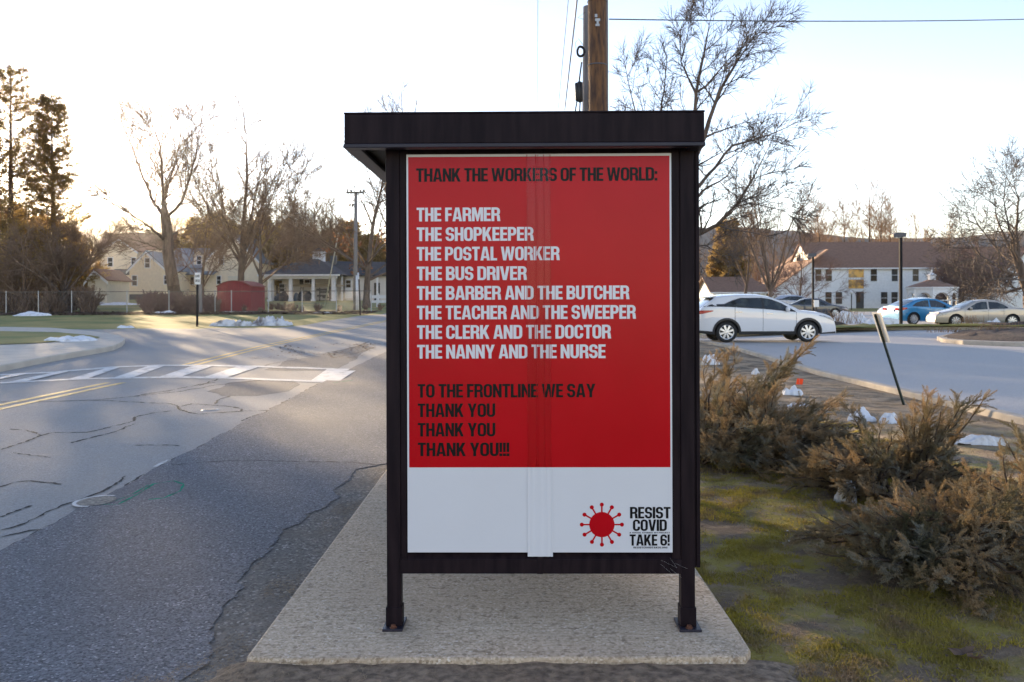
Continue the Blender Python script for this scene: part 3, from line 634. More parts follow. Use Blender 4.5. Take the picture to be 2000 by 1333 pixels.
line('RESIST', 1228.5, 1307.3, 990.3, 1012.7, bv); line('COVID', 1234, 1300, 1014.8, 1037, bv)
line('A SOCIAL STUDIES 101 PROJECT', 1227.5, 1306, 1039, 1041.8, bv, gap=.12); line('TAKE 6!', 1227.5, 1305.5, 1043.8, 1065.6, bv); line('RESISTCOVIDTAKE6.ORG', 1235, 1301, 1067.6, 1071, bv, gap=.12)
vb = MB(); cx, cz, k = pxx(1173.7), pz(1024.7), DP/F
for ring, (ox, oz, rad, lift) in enumerate([(0, 0, 24.6, 0)]+[(39*math.cos(R(30*i)), 39*math.sin(R(30*i)), 4.0, .0001) for i in range(12)]):
    n = 40 if ring == 0 else 14
    vb.add([(cx+(ox+rad*math.cos(2*math.pi*j/n))*k, WY-0.0008-lift, cz+(oz+rad*math.sin(2*math.pi*j/n))*k) for j in range(n)], [tuple(range(n))])
for i in range(12):
    c, s = math.cos(R(30*i)), math.sin(R(30*i)); a, b, w = 23, 37, 1.5
    vb.add([(cx+(c*q-s*e)*k, WY-0.00085, cz+(s*q+c*e)*k) for q, e in ((a, -w), (b, -w), (b, w), (a, w))], [(0, 1, 2, 3)])
vb.build('virus_emblem', MT['red_vinyl'], po, local=True)
# centre overlap strip with long creases: a white half below, a red half above
def crease(name, x0, x1, z0, z1, m, y):
    nx, nz = 46, 60; V = []
    for j in range(nz+1):
        zz = z0+(z1-z0)*j/nz
        for i in range(nx+1):
            u = i/nx; x = x0+(x1-x0)*u; h = 0.0003
            for c0, ww, am in ((0.02, .03, .0016), (.20, .06, .0010), (.33, .05, -.0007), (.52, .10, .0014), (.68, .04, -.0009), (.80, .05, .0012), (.98, .03, .0018)):
                cc = c0+0.02*noise.noise(Vector((zz*2, c0*20, 1)))
                h += 1.8*am*math.exp(-((u-cc)/ww)**2)*(0.7+0.5*noise.noise(Vector((zz*3, c0*9, 5))))
            V.append((x, y-max(h, 0.00025), zz))
    Fq = [(j*(nx+1)+i, j*(nx+1)+i+1, (j+1)*(nx+1)+i+1, (j+1)*(nx+1)+i) for j in range(nz) for i in range(nx)]
    return mesh_np(name, np.array(V), np.array(Fq), m, po, True, True)
c1 = crease('seam_overlap', pxx(1029), pxx(1078), pz(1087), pz(913), MT['white_vinyl'], WY-0.0007); c1['label'] = 'creased white overlap hanging below the poster edge'
# the red part of the seam is a clear creased tape, so the words under it stay readable
tp = bpy.data.materials.new('clear_film'); tp.use_nodes = True; n_ = tp.node_tree; b_ = n_.nodes['Principled BSDF']; b_.inputs['Roughness'].default_value = 0.12
tb = n_.nodes.new('ShaderNodeBsdfTransparent'); tb.inputs[0].default_value = (0.985, 0.975, 0.985, 1); gb = n_.nodes.new('ShaderNodeBsdfGlossy'); gb.inputs['Roughness'].default_value = 0.13
fz_ = n_.nodes.new('ShaderNodeFresnel'); fz_.inputs[0].default_value = 1.2; mxs = n_.nodes.new('ShaderNodeMixShader')
n_.links.new(fz_.outputs[0], mxs.inputs[0]); n_.links.new(tb.outputs[0], mxs.inputs[1]); n_.links.new(gb.outputs[0], mxs.inputs[2]); n_.links.new(mxs.outputs[0], n_.nodes['Material Output'].inputs[0]); n_.nodes.remove(b_)
crease('seam_tape', pxx(1029), pxx(1076), pz(912.5), pz(300.5), tp, WY-0.0016)

for px, r_ in ((1030, .0013), (1047, .0016), (1051, .0010), (1063, .0014), (1075.5, .0013)):
    pts = [(pxx(px)+.0025*noise.noise(Vector((z*3, px, 0))), WY-.0010, z) for z in np.linspace(pz(912), pz(303), 30)]
    MB().tube(pts, r_, 6).build('seam_ridge', MT['red_vinyl'], po, True, local=True)

# ------------------------------------------------------------------ big utility poles behind the shelter, overhead wires
bp_ = P(1168, 588, 13.8); bx = bp_.x
e = empty('utility_pole', (bx, 13.8, 0), 'new brown wooden utility pole rising behind the shelter roof', 'utility pole')
MB().tube([(bx, 13.8, -0.1), (bx+.01, 13.8, 3), (bx-.005, 13.8, 9)], [0.165, 0.152, 0.142], 20).build('shaft', MT['pole_brown'], e, True)
MB().tube([(bx+.150, 13.83, 0), (bx+.150, 13.83, 9)], 0.030, 10).build('conduit', MT['pole_grey'], e, True)
tg = MB(); q = P(1167, 38, 13.62); tg.box(q.x-.035, 13.64, q.z-.02, q.x+.045, 13.655, q.z+.02); tg.box(q.x-.012, 13.64, q.z-.09, q.x+.022, 13.654, q.z-.02); tg.box(q.x-.03, 13.638, q.z-.10, q.x+.035, 13.65, q.z-.065); tg.box(q.x-.04, 13.64, q.z+.04, q.x, 13.652, q.z+.09)
tg.build('bracket', MT['steel'], e)
for py in (5, 130):
    z = P(1168, py, 13.8).z; st = MB(); st.lathe([(0.154, z), (0.158, z+.005), (0.154, z+.02)], 20, Matrix.Translation((bx, 13.8, 0))); st.build('strap', MT['wire'], e)
gxp = P(1148, 588, 14.35).x
e2 = empty('utility_pole', (gxp, 14.35, 0), 'weathered grey utility pole with cable gear behind the brown pole', 'utility pole')
MB().tube([(gxp, 14.35, -0.1), (gxp+.05, 14.35, 6.42)], [0.14, 0.11], 18).build('shaft', MT['pole_grey'], e2, True)
def splice(px0, py0, px1, py1, rad, name, m):
    a, b = P(px0, py0, 14.1), P(px1, py1, 14.1); d = (b-a)
    MB().tube([a, a+d*.06, a+d*.94, b], [rad*.6, rad, rad, rad*.6], 12).build(name, m, e2, True)
splice(1132, 160, 1133, 200, .048, 'splice_case', MT['black_plastic']); splice(1126, 162, 1127, 198, .03, 'splice_case', MT['black_plastic'])
lp_ = MB(); c = P(1137, 101, 14.1)
for rad in (.085, .07): lp_.tube([c+Vector((rad*math.cos(t)*.75-.02, .02*math.sin(t*2), rad*math.sin(t))) for t in np.linspace(0, 6.3, 22)], .014, 6)
lp_.build('cable_coil', MT['black_rubber'], e2, True)
for pts_, r_ in (([(1136, 122, 14.12), (1133, 145, 14.1), (1131, 162, 14.1)], .014), ([(1127, 198, 14.1), (1124, 215, 14.1), (1122, 240, 14.1)], .012), ([(1133, 200, 14.1), (1131, 240, 14.1)], .012), ([(1140, 90, 14.2), (1130, 76, 14.2), (1124, 84, 14.2), (1125, 95, 14.2)], .004), ([(1143, 24, 14.2), (1129, 35, 14.2), (1140, 38, 14.2)], .004)):
    MB().tube([P(*p) for p in pts_], r_, 6).build('cable', MT['black_rubber'], e2, True)
# wires along the road (real lines through space) and across to the right
def wire(name, a, b, sag, r, label, ext0=0.0):
    pts = []
    for i in range(25):
        t = -ext0+(1+ext0)*i/24; p = a+(b-a)*t; p = p-Vector((0, 0, sag*4*t*(1-t) if t > 0 else 0)); pts.append(p)
    tag(MB().tube(pts, r, 5).build('overhead_wire', MT['wire'], None, True), label, 'wire')
    return
wire('w', P(1127, 0, 17), P(1103, 215, 27), 0.0, .017, 'dark twisted cable running away along the road left of the poles', 0.6)
wire('w', P(1110, 0, 17), P(1090, 215, 27), 0.0, .008, 'thin pale wire just left of the dark twisted cable', 0.6)
wire('w', P(1050.5, 0, 17), P(1050, 215, 26), 0.0, .006, 'faint thin wire farthest left above the shelter roof', 0.6)
a, b = P(1190, 38, 13.8), P(2010, 27, 20); wire('w', a, b+(b-a)*.8, 0.13, .011, 'single cable stretched across the sky to the right of the poles')

# ------------------------------------------------------------------ left utility pole, signs, fences
g = G(694, 606); d = g.y
e = empty('utility_pole', g, 'grey utility pole with crossarm on the far side of the road', 'utility pole')
MB().tube([g-Vector((0, 0, .2)), P(695, 377, d)], [.17, .12], 12).build('shaft', MT['pole_grey'], e, True)
a, b = P(677, 377, d), P(712, 377, d); MB().box(a.x, d-.22, a.z-.08, b.x, d-.12, a.z+.06).build('crossarm', MT['wood_grey'], e)
for px in (679, 686, 704, 710): q = P(px, 374, d-.16); ins = MB(); ins.lathe([(0, -.02), (.05, -.02), (.06, .06), (.04, .12), (0, .14)], 8, Matrix.Translation(q)); ins.build('insulator', MT['black_plastic'], e)
MB().tube([P(690, 398, d-.2), P(688, 404, d-.2)], .09, 8).tube([P(684, 398, d-.2), P(683, 404, d-.2)], .07, 8).build('cutout_fuse', MT['black_plastic'], e)
cd = MB()
for px, t0 in ((696.3, 538), (699.5, 533)): cd.tube([P(px, 607, d-.25), P(px, t0, d-.25)], .055, 8)
cd.build('conduit', MT['white_trim'], e, True)
b = G(634, 598); tag(MB().tube([P(661, 455, b.y), b], .05, 6).build('guy_guard', mat('guy_guard', (.55, .50, .36), None, 1, .5), None, True), 'pale leaning guy wire guard running down to the lawn beside the porch', 'guy wire')
for px, t in ((0, 1),):
    a = P(690, 383, d); wire('w', P(710, 374, d), P(790, 395, 80), .3, .02, 'power line leaving the crossarm of the far grey pole')
g = G(704, 616); MB().tube([g, P(700, 546, g.y)], .055, 6)
tag(MB().tube([g-Vector((0, 0, .1)), P(701, 546, g.y)], .05, 6).build('marker_post', MT['post_brown'], None), 'thin brown leaning post at the road edge by the far pole', 'post')
# DO NOT ENTER sign
g = G(385, 638); d = g.y
e = empty('road_sign', g, 'white do not enter sign on a dark post at the side street corner', 'sign')
MB().tube([g-Vector((0, 0, .1)), P(385.5, 534, d)], .055, 8).build('post', MT['post_dark'], e)
a, b = P(380.3, 556, d-.07), P(391.7, 533, d-.07)
MB().box(a.x, d-.085, a.z, b.x, d-.065, b.z).build('panel', MT['sign_white'], e, bevel=.01)
kx = (b.x-a.x)
lettering('lettering', 'DO NOT', a.x+kx*.12, b.x-kx*.12, a.z+(b.z-a.z)*.60, (b.z-a.z)*.22, lambda x, z, k: (x, d-.089-k, z), MT['black_vinyl'], e, local=False)
lettering('lettering', 'ENTER', a.x+kx*.12, b.x-kx*.12, a.z+(b.z-a.z)*.2, (b.z-a.z)*.22, lambda x, z, k: (x, d-.089-k, z), MT['black_vinyl'], e, local=False)
g = G(392, 612); tag(MB().tube([g, P(391, 556, g.y)], .12, 8).build('wooden_post', MT['pole_grey'], None), 'short grey wooden post standing behind the do not enter sign', 'post')
# leaning sign by the lot
g = G(1767, 796); d = g.y; tp_ = P(1709, 614, d)
e = empty('leaning_sign', g, 'cream sign seen from its back on a green post leaning over the verge', 'sign')
ax = (tp_-g).normalized(); MB().tube([g-ax*.2, tp_], .021, 4).build('post', MT['post_green'], e)
ct, cb_ = g+(tp_-g)*1.02, g+(tp_-g)*.70
MB().prism([ct+Vector((.024, -.16, 0)), ct+Vector((.024, .16, 0)), cb_+Vector((.024, .16, 0)), cb_+Vector((.024, -.16, 0))], (.006, 0, .001)).build('panel', MT['sign_back'], e)
fg = G(1561, 758); qd = fg.y
e = empty('marking_flag', fg, 'small orange marking flag stuck in the verge among snow lumps', 'flag')
MB().tube([fg, P(1561, 739, qd)], .003, 5).build('wire_stake', MT['steel'], e)
MB().prism([P(1554.5, 751, qd), P(1567.5, 751.5, qd+.02), P(1569, 740.5, qd+.02), P(1557, 739.5, qd)], (0, .003, 0)).build('flag_sheet', MT['orange'], e)
# manholes
g = G(411, 802); e = empty('manhole_cover', (g.x, g.y, .006), 'small round valve cover in the cracked road lane', 'manhole cover')
MB().lathe([(0, .008), (.11, .008), (.12, .004), (.125, .001)], 28, Matrix.Translation((g.x, g.y, .006))).build('rim', MT['steel'], e)
MB().lathe([(0, .010), (.085, .010), (.09, .006)], 24, Matrix.Translation((g.x, g.y, .007))).build('lid', mat('iron_lid', (.30, .29, .27), (.06, .06, .06), 45, .6), e)
g = G(190, 984); e = empty('manhole_cover', (g.x, g.y, .006), 'pale painted manhole ring half buried by the dark paving edge', 'manhole cover')
ring = MB()
for i in range(26):
    t0, t1 = R(70+i*8), R(70+(i+1)*8)
    ring.add([(g.x+r*math.cos(t), g.y+r*1.2*math.sin(t), .0225) for r, t in ((.145, t0), (.17, t0), (.17, t1), (.14, t1))], [(0, 1, 2, 3)])
ring.build('ring', MT['paint_white'], e)
MB().lathe([(0, .022), (.135, .0222)], 24, Matrix.Translation((g.x, g.y, 0)) @ Matrix.Scale(1.2, 4, (0, 1, 0))).build('lid', mat('sandy_lid', (.35, .32, .26), (.12, .1, .09), 30, .9), e)

# ------------------------------------------------------------------ trees
def seg_mesh(segs, sides):
    """segs (n,8): p0,p1,r0,r1 -> open tapered prisms"""
    S = np.asarray(segs, dtype=np.float64).reshape(-1, 8); p0, p1 = S[:, 0:3], S[:, 3:6]; r0, r1 = S[:, 6:7], S[:, 7:8]
    d = p1-p0; d /= np.linalg.norm(d, axis=1, keepdims=True)+1e-9
    up = np.tile([0.0, 0, 1], (len(S), 1)); up[np.abs(d[:, 2]) > .9] = [1, 0, 0]
    a = np.cross(d, up); a /= np.linalg.norm(a, axis=1, keepdims=True)+1e-9; b = np.cross(d, a)
    V = np.zeros((len(S), 2*sides, 3))
    for k in range(sides):
        t = 2*math.pi*k/sides; o = a*math.cos(t)+b*math.sin(t)
        V[:, k] = p0+o*r0; V[:, sides+k] = p1+o*r1
    base = (np.arange(len(S))*2*sides)[:, None]
    q = np.array([[k, (k+1) % sides, sides+(k+1) % sides, sides+k] for k in range(sides)])
    Fq = (base[:, None, :]+q[None]).reshape(-1, 4)
    return V.reshape(-1, 3), Fq
def rot_about(v, axis, ang): return Matrix.Rotation(ang, 3, axis) @ v
def perp(d, rng):
    a = d.cross(Vector((rng.uniform(-1, 1), rng.uniform(-1, 1), rng.uniform(-1, 1))))
    return a.normalized() if a.length > 1e-6 else Vector((1, 0, 0))
def grow(segs, p, d, L, r, lev, rng, prm):
    n = max(2, int(round(L/prm['step'][min(lev, len(prm['step'])-1)]))); stp = L/n; 
    tip = max(prm['rmin'], r*prm.get('taper', .35)) if lev < prm['lev'] else prm['rmin']*.45; wob = prm['wob'] if lev else prm.get('wob0', prm['wob'])
    for i in range(n):
        ra = r+(tip-r)*i/n; rb = r+(tip-r)*(i+1)/n
        d = (d+Vector((rng.gauss(0, wob), rng.gauss(0, wob), rng.gauss(0, wob)))+Vector((0, 0, prm['up']))).normalized()
        q = p+d*stp; segs.append((*p, *q, ra, rb)); p = q
        if lev < prm['lev'] and (i+1)/n > prm['start'][min(lev, len(prm['start'])-1)]:
            nk = prm['kids'][min(lev, len(prm['kids'])-1)]/n/(1-prm['start'][min(lev, len(prm['start'])-1)])
            k = int(nk)+(rng.random() < nk-int(nk))
            for _ in range(k):
                f = (i+1)/n; ang = R(rng.uniform(*prm['ang'])); cd = rot_about(d, perp(d, rng), ang)
                cl = L*prm['ratio']*rng.uniform(.6, 1.1)*(1-.45*f)
                if lev+1 == prm['lev']: cl = max(cl, prm['rmin']*rng.uniform(28, 60))
                grow(segs, p, cd, cl, max(prm['rmin'], rb*.62), lev+1, rng, prm)
    if lev < prm['lev']:
        for _ in range(2): grow(segs, p, rot_about(d, perp(d, rng), R(rng.uniform(10, 30))), max(L*prm['ratio']*.6, prm['rmin']*40), tip*.9, lev+1, rng, prm)
PRM = dict(step=[1.0, .7, .5, .4], wob=.07, up=.035, rmin=.006, lev=3, start=[.3, .2, .15], kids=[9, 7, 5], ratio=.50, ang=(25, 55), taper=.3)
def finish_tree(e, segs, thr, mb_trunk, mtwig, extra=None):
    big = [s for s in segs if s[6] >= thr]; small = [s for s in segs if s[6] < thr]
    if big:
        V, Fq = seg_mesh(big, 7); mesh_np('trunk', V, Fq, mb_trunk, e, True)
    if small:
        V, Fq = seg_mesh(small, 3); mesh_np('crown', V, Fq, mtwig, e, True)
def leaves_at(segs, n, size, rng, thr=.03, box=None):
    """small leaf cards on random twig segments"""
    tw = [s for s in segs if s[6] < thr and (box is None or (box[0] < s[0] < box[1] and box[2] < s[2] < box[3]))]
    V = []; Fq = []
    for _ in range(n):
        s = rng.choice(tw); c = Vector(s[3:6])+Vector((rng.gauss(0, .06), rng.gauss(0, .06), rng.gauss(0, .06)))
        a = Vector((rng.gauss(0, 1), rng.gauss(0, 1), rng.gauss(0, 1))).normalized()*size*rng.uniform(.5, 1.2); b = a.cross(Vector((rng.gauss(0, 1), rng.gauss(0, 1), rng.gauss(0, 1)))).normalized()*size*.5
        k = len(V); V += [c-a, c+b, c+a, c-b]; Fq.append((k, k+1, k+2, k+3))
    return np.array([tuple(v) for v in V]), np.array(Fq)
def bare_tree(name, px, py, d, ptop, label, seed, trunk_r=.28, fork=.35, nmain=6, spread=(15, 40), mt='twig', lean=0, kids=None, lev=3, ratio=.5, wob=.07, up=.035, thr=.05, group=None, rmin=.008, central=True, start=None, ang=(25, 55)):
    rng = random.Random(seed); x = XD(px, d); b = Vector((x, d, terr(x, d)-.1)); H = ZD(px, ptop, d)-b.z
    prm = dict(PRM, rmin=rmin, lev=lev, ratio=ratio, wob=wob, up=up, ang=ang, wob0=.03)
    if kids: prm['kids'] = kids
    if start: prm['start'] = start
    e = empty(name, b, label, 'tree', group)
    segs = []; p = b; dd = Vector((lean, 0, 1)).normalized(); n = max(3, int(H*fork/.8))
    for i in range(n):
        dd = (dd+Vector((rng.gauss(0, .03), rng.gauss(0, .03), .02))).normalized(); q = p+dd*(H*fork/n)
        flare = 1.35 if i == 0 else 1.0
        segs.append((*p, *q, trunk_r*(1-.3*i/n)*flare, trunk_r*(1-.3*(i+1)/n))); p = q
    Lr = H*(1-fork)
    if central: grow(segs, p, dd, Lr*.97, trunk_r*.62, 0, rng, prm)
    for k in range(nmain):
        t = .55+.45*(k+1)/nmain if central else .9+.1*k/nmain
        q = b+(p-b)*t; az = 2*math.pi*(k/nmain)+rng.uniform(-.5, .5); an = R(rng.uniform(*spread)); v = Vector((math.sin(an)*math.cos(az), math.sin(an)*math.sin(az), math.cos(an)))
        grow(segs, q, v, Lr*rng.uniform(.72, .95), trunk_r*(rng.uniform(.24, .36) if central else rng.uniform(.38, .5)), 0 if k < nmain*.6 else 1, rng, prm)
    finish_tree(e, segs, thr, MT['bark'], MT[mt]); return e, segs
def limb_tree(name, base, limbs, label, seed, prm, mt='twig_dark', thr=.035, d=28, dj=1.5, thin=.68):
    """tree whose main limbs follow given world polylines; twigs grown along them"""
    rng = random.Random(seed); e = empty(name, base, label, 'tree'); segs = []
    for li, (pts, r0, r1, kids, L) in enumerate(limbs):
        r0 *= 1 if li == 0 else thin; r1 *= 1 if li == 0 else thin
        pts = [Vector(p) for p in pts]; n = len(pts)
        for i in range(n-1):
            a, b = pts[i], pts[i+1]; m = max(1, int((b-a).length/.5)); pr = a; dirn = (b-a).normalized()
            for j in range(m):
                q = a+(b-a)*((j+1)/m)+Vector((rng.gauss(0, .03), rng.gauss(0, .03), rng.gauss(0, .03)))*(j < m-1)
                f0 = (i+j/m)/(n-1); f1 = (i+(j+1)/m)/(n-1); ra = r0+(r1-r0)*f0; rb = r0+(r1-r0)*f1
                segs.append((*pr, *q, ra, rb)); pr = q
                if f1 > .15:
                    k = kids/(m*(n-1)); k = int(k)+(rng.random() < k-int(k))
                    for _ in range(k): grow(segs, q, rot_about(dirn, perp(dirn, rng), R(rng.uniform(*prm['ang']))), L*rng.uniform(.6, 1.1)*(1-.4*f1), max(prm['rmin'], rb*.55), 1, rng, prm)
        grow(segs, pts[-1], (pts[-1]-pts[-2]).normalized(), L*.42, r1, 1, rng, prm)
    finish_tree(e, segs, thr, MT['bark'], MT[mt]); return e, segs
# big maple right of the shelter: limbs traced at its distance
dT = 28
def Q(px, py, dd=0.0): return P(px, py, dT+dd)
gb_ = G(1322, 675); base = Vector((Q(1318, 588).x, dT, terr(Q(1318, 588).x, dT)))
lm = [([base, Q(1320, 560), Q(1325, 470), Q(1335, 400)], .28, .20, 2, 2.0),
 ([Q(1330, 430), Q(1300, 330, .5), Q(1290, 230, 1), Q(1300, 140, 1.2)], .11, .03, 12, 1.9),
 ([Q(1335, 400), Q(1345, 300, -.5), Q(1360, 180, -.8), Q(1376, 100, -1), Q(1385, 50, -1)], .13, .022, 14, 1.8),
 ([Q(1360, 185, -.8), Q(1330, 120, -.4), Q(1345, 60, -.2)], .06, .02, 8, 1.2),
 ([Q(1340, 380), Q(1385, 235, -1.2), Q(1410, 170, -1.5), Q(1440, 120, -1.8), Q(1470, 75, -2)], .12, .022, 15, 1.9),
 ([Q(1362, 180), Q(1395, 150, .6), Q(1425, 115, .9), Q(1460, 85, 1)], .06, .02, 8, 1.3),
 ([Q(1335, 400), Q(1380, 345, .8), Q(1430, 285, 1.3), Q(1500, 265, 1.7), Q(1535, 250, 1.8)], .10, .02, 14, 1.9),
 ([Q(1330, 470), Q(1370, 455, -.6), Q(1400, 440, -.9), Q(1440, 398, -1.3), Q(1470, 350, -1.6), Q(1495, 300, -1.8)], .13, .022, 17, 1.9),
 ([Q(1425, 405), Q(1480, 400, -1.6), Q(1530, 412, -2)], .04, .015, 8, 1.4),
 ([Q(1330, 450), Q(1370, 375, 1), Q(1420, 345, 2), Q(1440, 310, 2)], .08, .02, 10, 1.6),
 ([Q(1330, 430), Q(1275, 300, .5), Q(1240, 215, 1), Q(1225, 150, 1.2)], .08, .02, 10, 1.8),
 ([Q(1325, 480), Q(1380, 480, .5), Q(1410, 500, 1)], .06, .015, 8, 1.3)]
pm = dict(PRM, step=[.4, .3, .22, .18], rmin=.008, kids=[6, 6, 3], start=[.1, .1, .1], ratio=.5, wob=.10, up=.025, ang=(22, 58), lev=3)
limb_tree('maple_tree', base, lm, 'tall bare tree with spreading limbs directly right of the shelter roof', 11, pm)
# big left bare trees
dT = 74
b_ = Vector((Q(345, 588).x, dT, terr(Q(345, 588).x, dT)))
lm = [([b_, Q(337, 545), Q(329, 500), Q(326, 440), Q(322, 420)], .55, .40, 0, 3), ([Q(322, 425), Q(318, 380), Q(316, 330), Q(312, 280), Q(300, 250)], .28, .05, 18, 4.5),
 ([Q(324, 430), Q(300, 395, 2), Q(280, 350, 3), Q(262, 300, 3), Q(245, 255, 3)], .26, .05, 18, 4.5), ([Q(326, 425), Q(355, 395, -2), Q(372, 345, -3), Q(385, 290, -3), Q(388, 260, -3)], .22, .05, 18, 4),
 ([Q(322, 470), Q(295, 445, -2), Q(262, 425, -4), Q(225, 400, -5)], .20, .04, 12, 4), ([Q(326, 465), Q(350, 450, 2), Q(385, 440, 3), Q(430, 420, 3)], .18, .04, 12, 4),
 ([Q(323, 490), Q(285, 475, 3), Q(245, 465, 4)], .14, .04, 10, 3.5), ([Q(318, 380), Q(340, 330, 3), Q(350, 280, 4), Q(352, 255, 4)], .16, .04, 12, 3.5), ([Q(335, 545), Q(365, 520, -3), Q(400, 500, -3)], .1, .03, 8, 3)]
pm2 = dict(PRM, step=[1.0, .8, .6, .5], rmin=.019, kids=[6, 5, 2.0], start=[.1, .1, .1], ratio=.5, wob=.09, up=.03, ang=(20, 50), lev=3)
limb_tree('maple_tree', b_, lm, 'large bare tree with a thick forked trunk in front of the pale cottage', 21, pm2, mt='twig', thr=.10)
bare_tree('bare_tree', 471, 585, 80, 250, 'tall straight bare tree behind the red shed', 31, .36, .30, 16, (28, 50), kids=[11, 5, 1.4], rmin=.018, thr=.10, ratio=.42, up=.05, wob=.04)
bare_tree('bare_tree', 509, 585, 78, 400, 'slender bare tree standing right of the tall one behind the red shed', 32, .24, .35, 7, (25, 60), kids=[8, 5, 2.2], rmin=.015, thr=.08)
for i, (px, top, r) in enumerate(((583, 395, .24), (598, 385, .26), (612, 405, .2), (628, 395, .24), (640, 410, .2), (566, 420, .18))):
    bare_tree('bare_tree', px, 560, 112+i*2, top, ['thin', 'tallest upright', 'slim', 'straight', 'rightmost narrow', 'leftmost narrow'][i]+' bare tree in the cluster behind the porch roof', 41+i, r, .35, 6, (10, 28), group='bare trees behind the porch', kids=[8, 4, 1.0], rmin=.017, thr=.10, ratio=.4, up=.06)
e, sg = bare_tree('oak_tree', 716, 590, 70, 295, 'bare spreading tree with a few orange leaves right of the far grey pole', 51, .30, .30, 11, (35, 75), kids=[8, 5, 1.5], rmin=.015, thr=.08, up=.0, ratio=.46)
x0, z0 = XD(690, 70), ZD(700, 560, 70)
V, Fq = leaves_at(sg, 500, .16, random.Random(5), .05, (XD(640, 70), XD(790, 70), ZD(700, 560, 70), ZD(700, 455, 70))); mesh_np('dead_leaves', V, Fq, MT['dead_leaf'], e)
bare_tree('bare_tree', 772, 590, 86, 235, 'bare treetop rising just above the left side of the shelter roof', 52, .4, .35, 8, (12, 32), kids=[10, 6, 2], rmin=.017, thr=.1)
bare_tree('bare_tree', 50, 602, 62, 480, 'low round bare tree at the left edge of the lawn', 61, .22, .25, 9, (30, 65), kids=[8, 5, 2.2], rmin=.015, thr=.07)
bare_tree('bare_tree', 130, 604, 63, 430, 'leaning bare tree with several stems left of the small pale shed', 62, .24, .2, 10, (25, 65), lean=-.25, kids=[8, 5, 2.2], rmin=.015, thr=.07, central=False)
bare_tree('bare_tree', 395, 590, 84, 420, 'thin bare tree between the large forked tree and the red shed', 63, .22, .3, 7, (20, 50), kids=[8, 5, 2.2], rmin=.015, thr=.08)
# right side
bare_tree('bare_tree', 1503, 590, 88, 350, 'bare multi stemmed tree rising behind the low brown roof', 71, .30, .16, 7, (14, 40), central=False, kids=[8, 5, 2.2], rmin=.016, thr=.09, ratio=.45, up=.02)
bare_tree('bare_tree', 1450, 590, 92, 400, 'slim bare tree leaning left of the multi stemmed tree', 72, .2, .3, 5, (15, 40), lean=.12, kids=[8, 5, 2.2], rmin=.016, thr=.09)
for i, (px, top) in enumerate(((1612, 400), (1655, 415), (1697, 372), (1722, 395), (1740, 425), (1575, 420), (1790, 440), (1850, 432))):
    bare_tree('bare_tree', px, 590, 135+i*2, top, ['slim bare treetop above the left end of the long brown roof', 'short bare treetop above the long brown roof ridge', 'tallest v shaped bare treetop above the long brown roof', 'bare treetop leaning right of the v shaped one', 'low bare treetop left of the tall lamp head', 'bare treetop behind the sunlit roof slope', 'faint bare treetop right of the tall lamp head', 'bare treetop above the right end of the long roof'][i], 81+i, .26, .45, 5, (10, 32), group='bare trees behind the long white building', kids=[7, 4, 1.6], rmin=.020, thr=.1, mt='twig_tan', lev=3)
bare_tree('small_tree', 1561, 590, 92, 488, 'small bare tree in front of the white building beside the thin lamp post', 91, .16, .22, 12, (40, 85), kids=[6, 5, 2], rmin=.012, thr=.05, mt='twig_wine', up=.0, ratio=.5)
bare_tree('crabapple_tree', 1915, 598, 101, 480, 'dense twiggy wine coloured tree behind the beige sedan', 92, .34, .28, 20, (35, 88), kids=[9, 6, 2], rmin=.013, thr=.09, mt='twig_wine', up=-.005, ratio=.5, wob=.1)
bare_tree('crabapple_tree', 1880, 598, 104, 505, 'smaller wine coloured twiggy tree close behind the gazebo', 95, .2, .28, 16, (35, 85), kids=[8, 5, 2], rmin=.013, thr=.07, mt='twig_wine', up=-.005, ratio=.5, wob=.1)
dT = 52
b_ = Vector((Q(2012, 588).x, dT, terr(Q(2012, 588).x, dT)))
lm = [([b_, Q(2010, 570), Q(2000, 545), Q(1990, 515)], .36, .26, 0, 3), ([Q(1995, 520), Q(1965, 470), Q(1945, 420, 1), Q(1940, 380, 1.5)], .16, .03, 22, 3), ([Q(2000, 540), Q(1960, 530, -1), Q(1915, 500, -2), Q(1880, 460, -2.5)], .16, .03, 22, 3),
 ([Q(1990, 510), Q(1985, 450), Q(1990, 390, -1), Q(1980, 350, -1)], .16, .03, 20, 3), ([Q(2005, 560), Q(1965, 572, 1), Q(1920, 565, 2), Q(1880, 540, 2)], .14, .03, 22, 3), ([Q(2000, 530), Q(1950, 490, 3), Q(1910, 440, 4), Q(1895, 410, 4)], .14, .03, 20, 3),
 ([Q(2000, 530), Q(2040, 470), Q(2060, 400)], .16, .03, 14, 3), ([Q(2005, 550), Q(1975, 545, -2), Q(1940, 545, -3), Q(1900, 575, -3)], .1, .03, 16, 2.4), ([Q(1992, 515), Q(1970, 440, -3), Q(1960, 390, -3), Q(1965, 345, -3)], .12, .03, 16, 2.6)]
pm3 = dict(PRM, step=[.7, .5, .4, .3], rmin=.011, kids=[7, 5, 2.4], start=[.08, .1, .1], ratio=.5, wob=.12, up=.01, ang=(25, 65), lev=3)
limb_tree('fruit_tree', b_, lm, 'wide spreading bare tree at the right edge beyond the beige sedan', 93, pm3, mt='twig_dark', thr=.07)

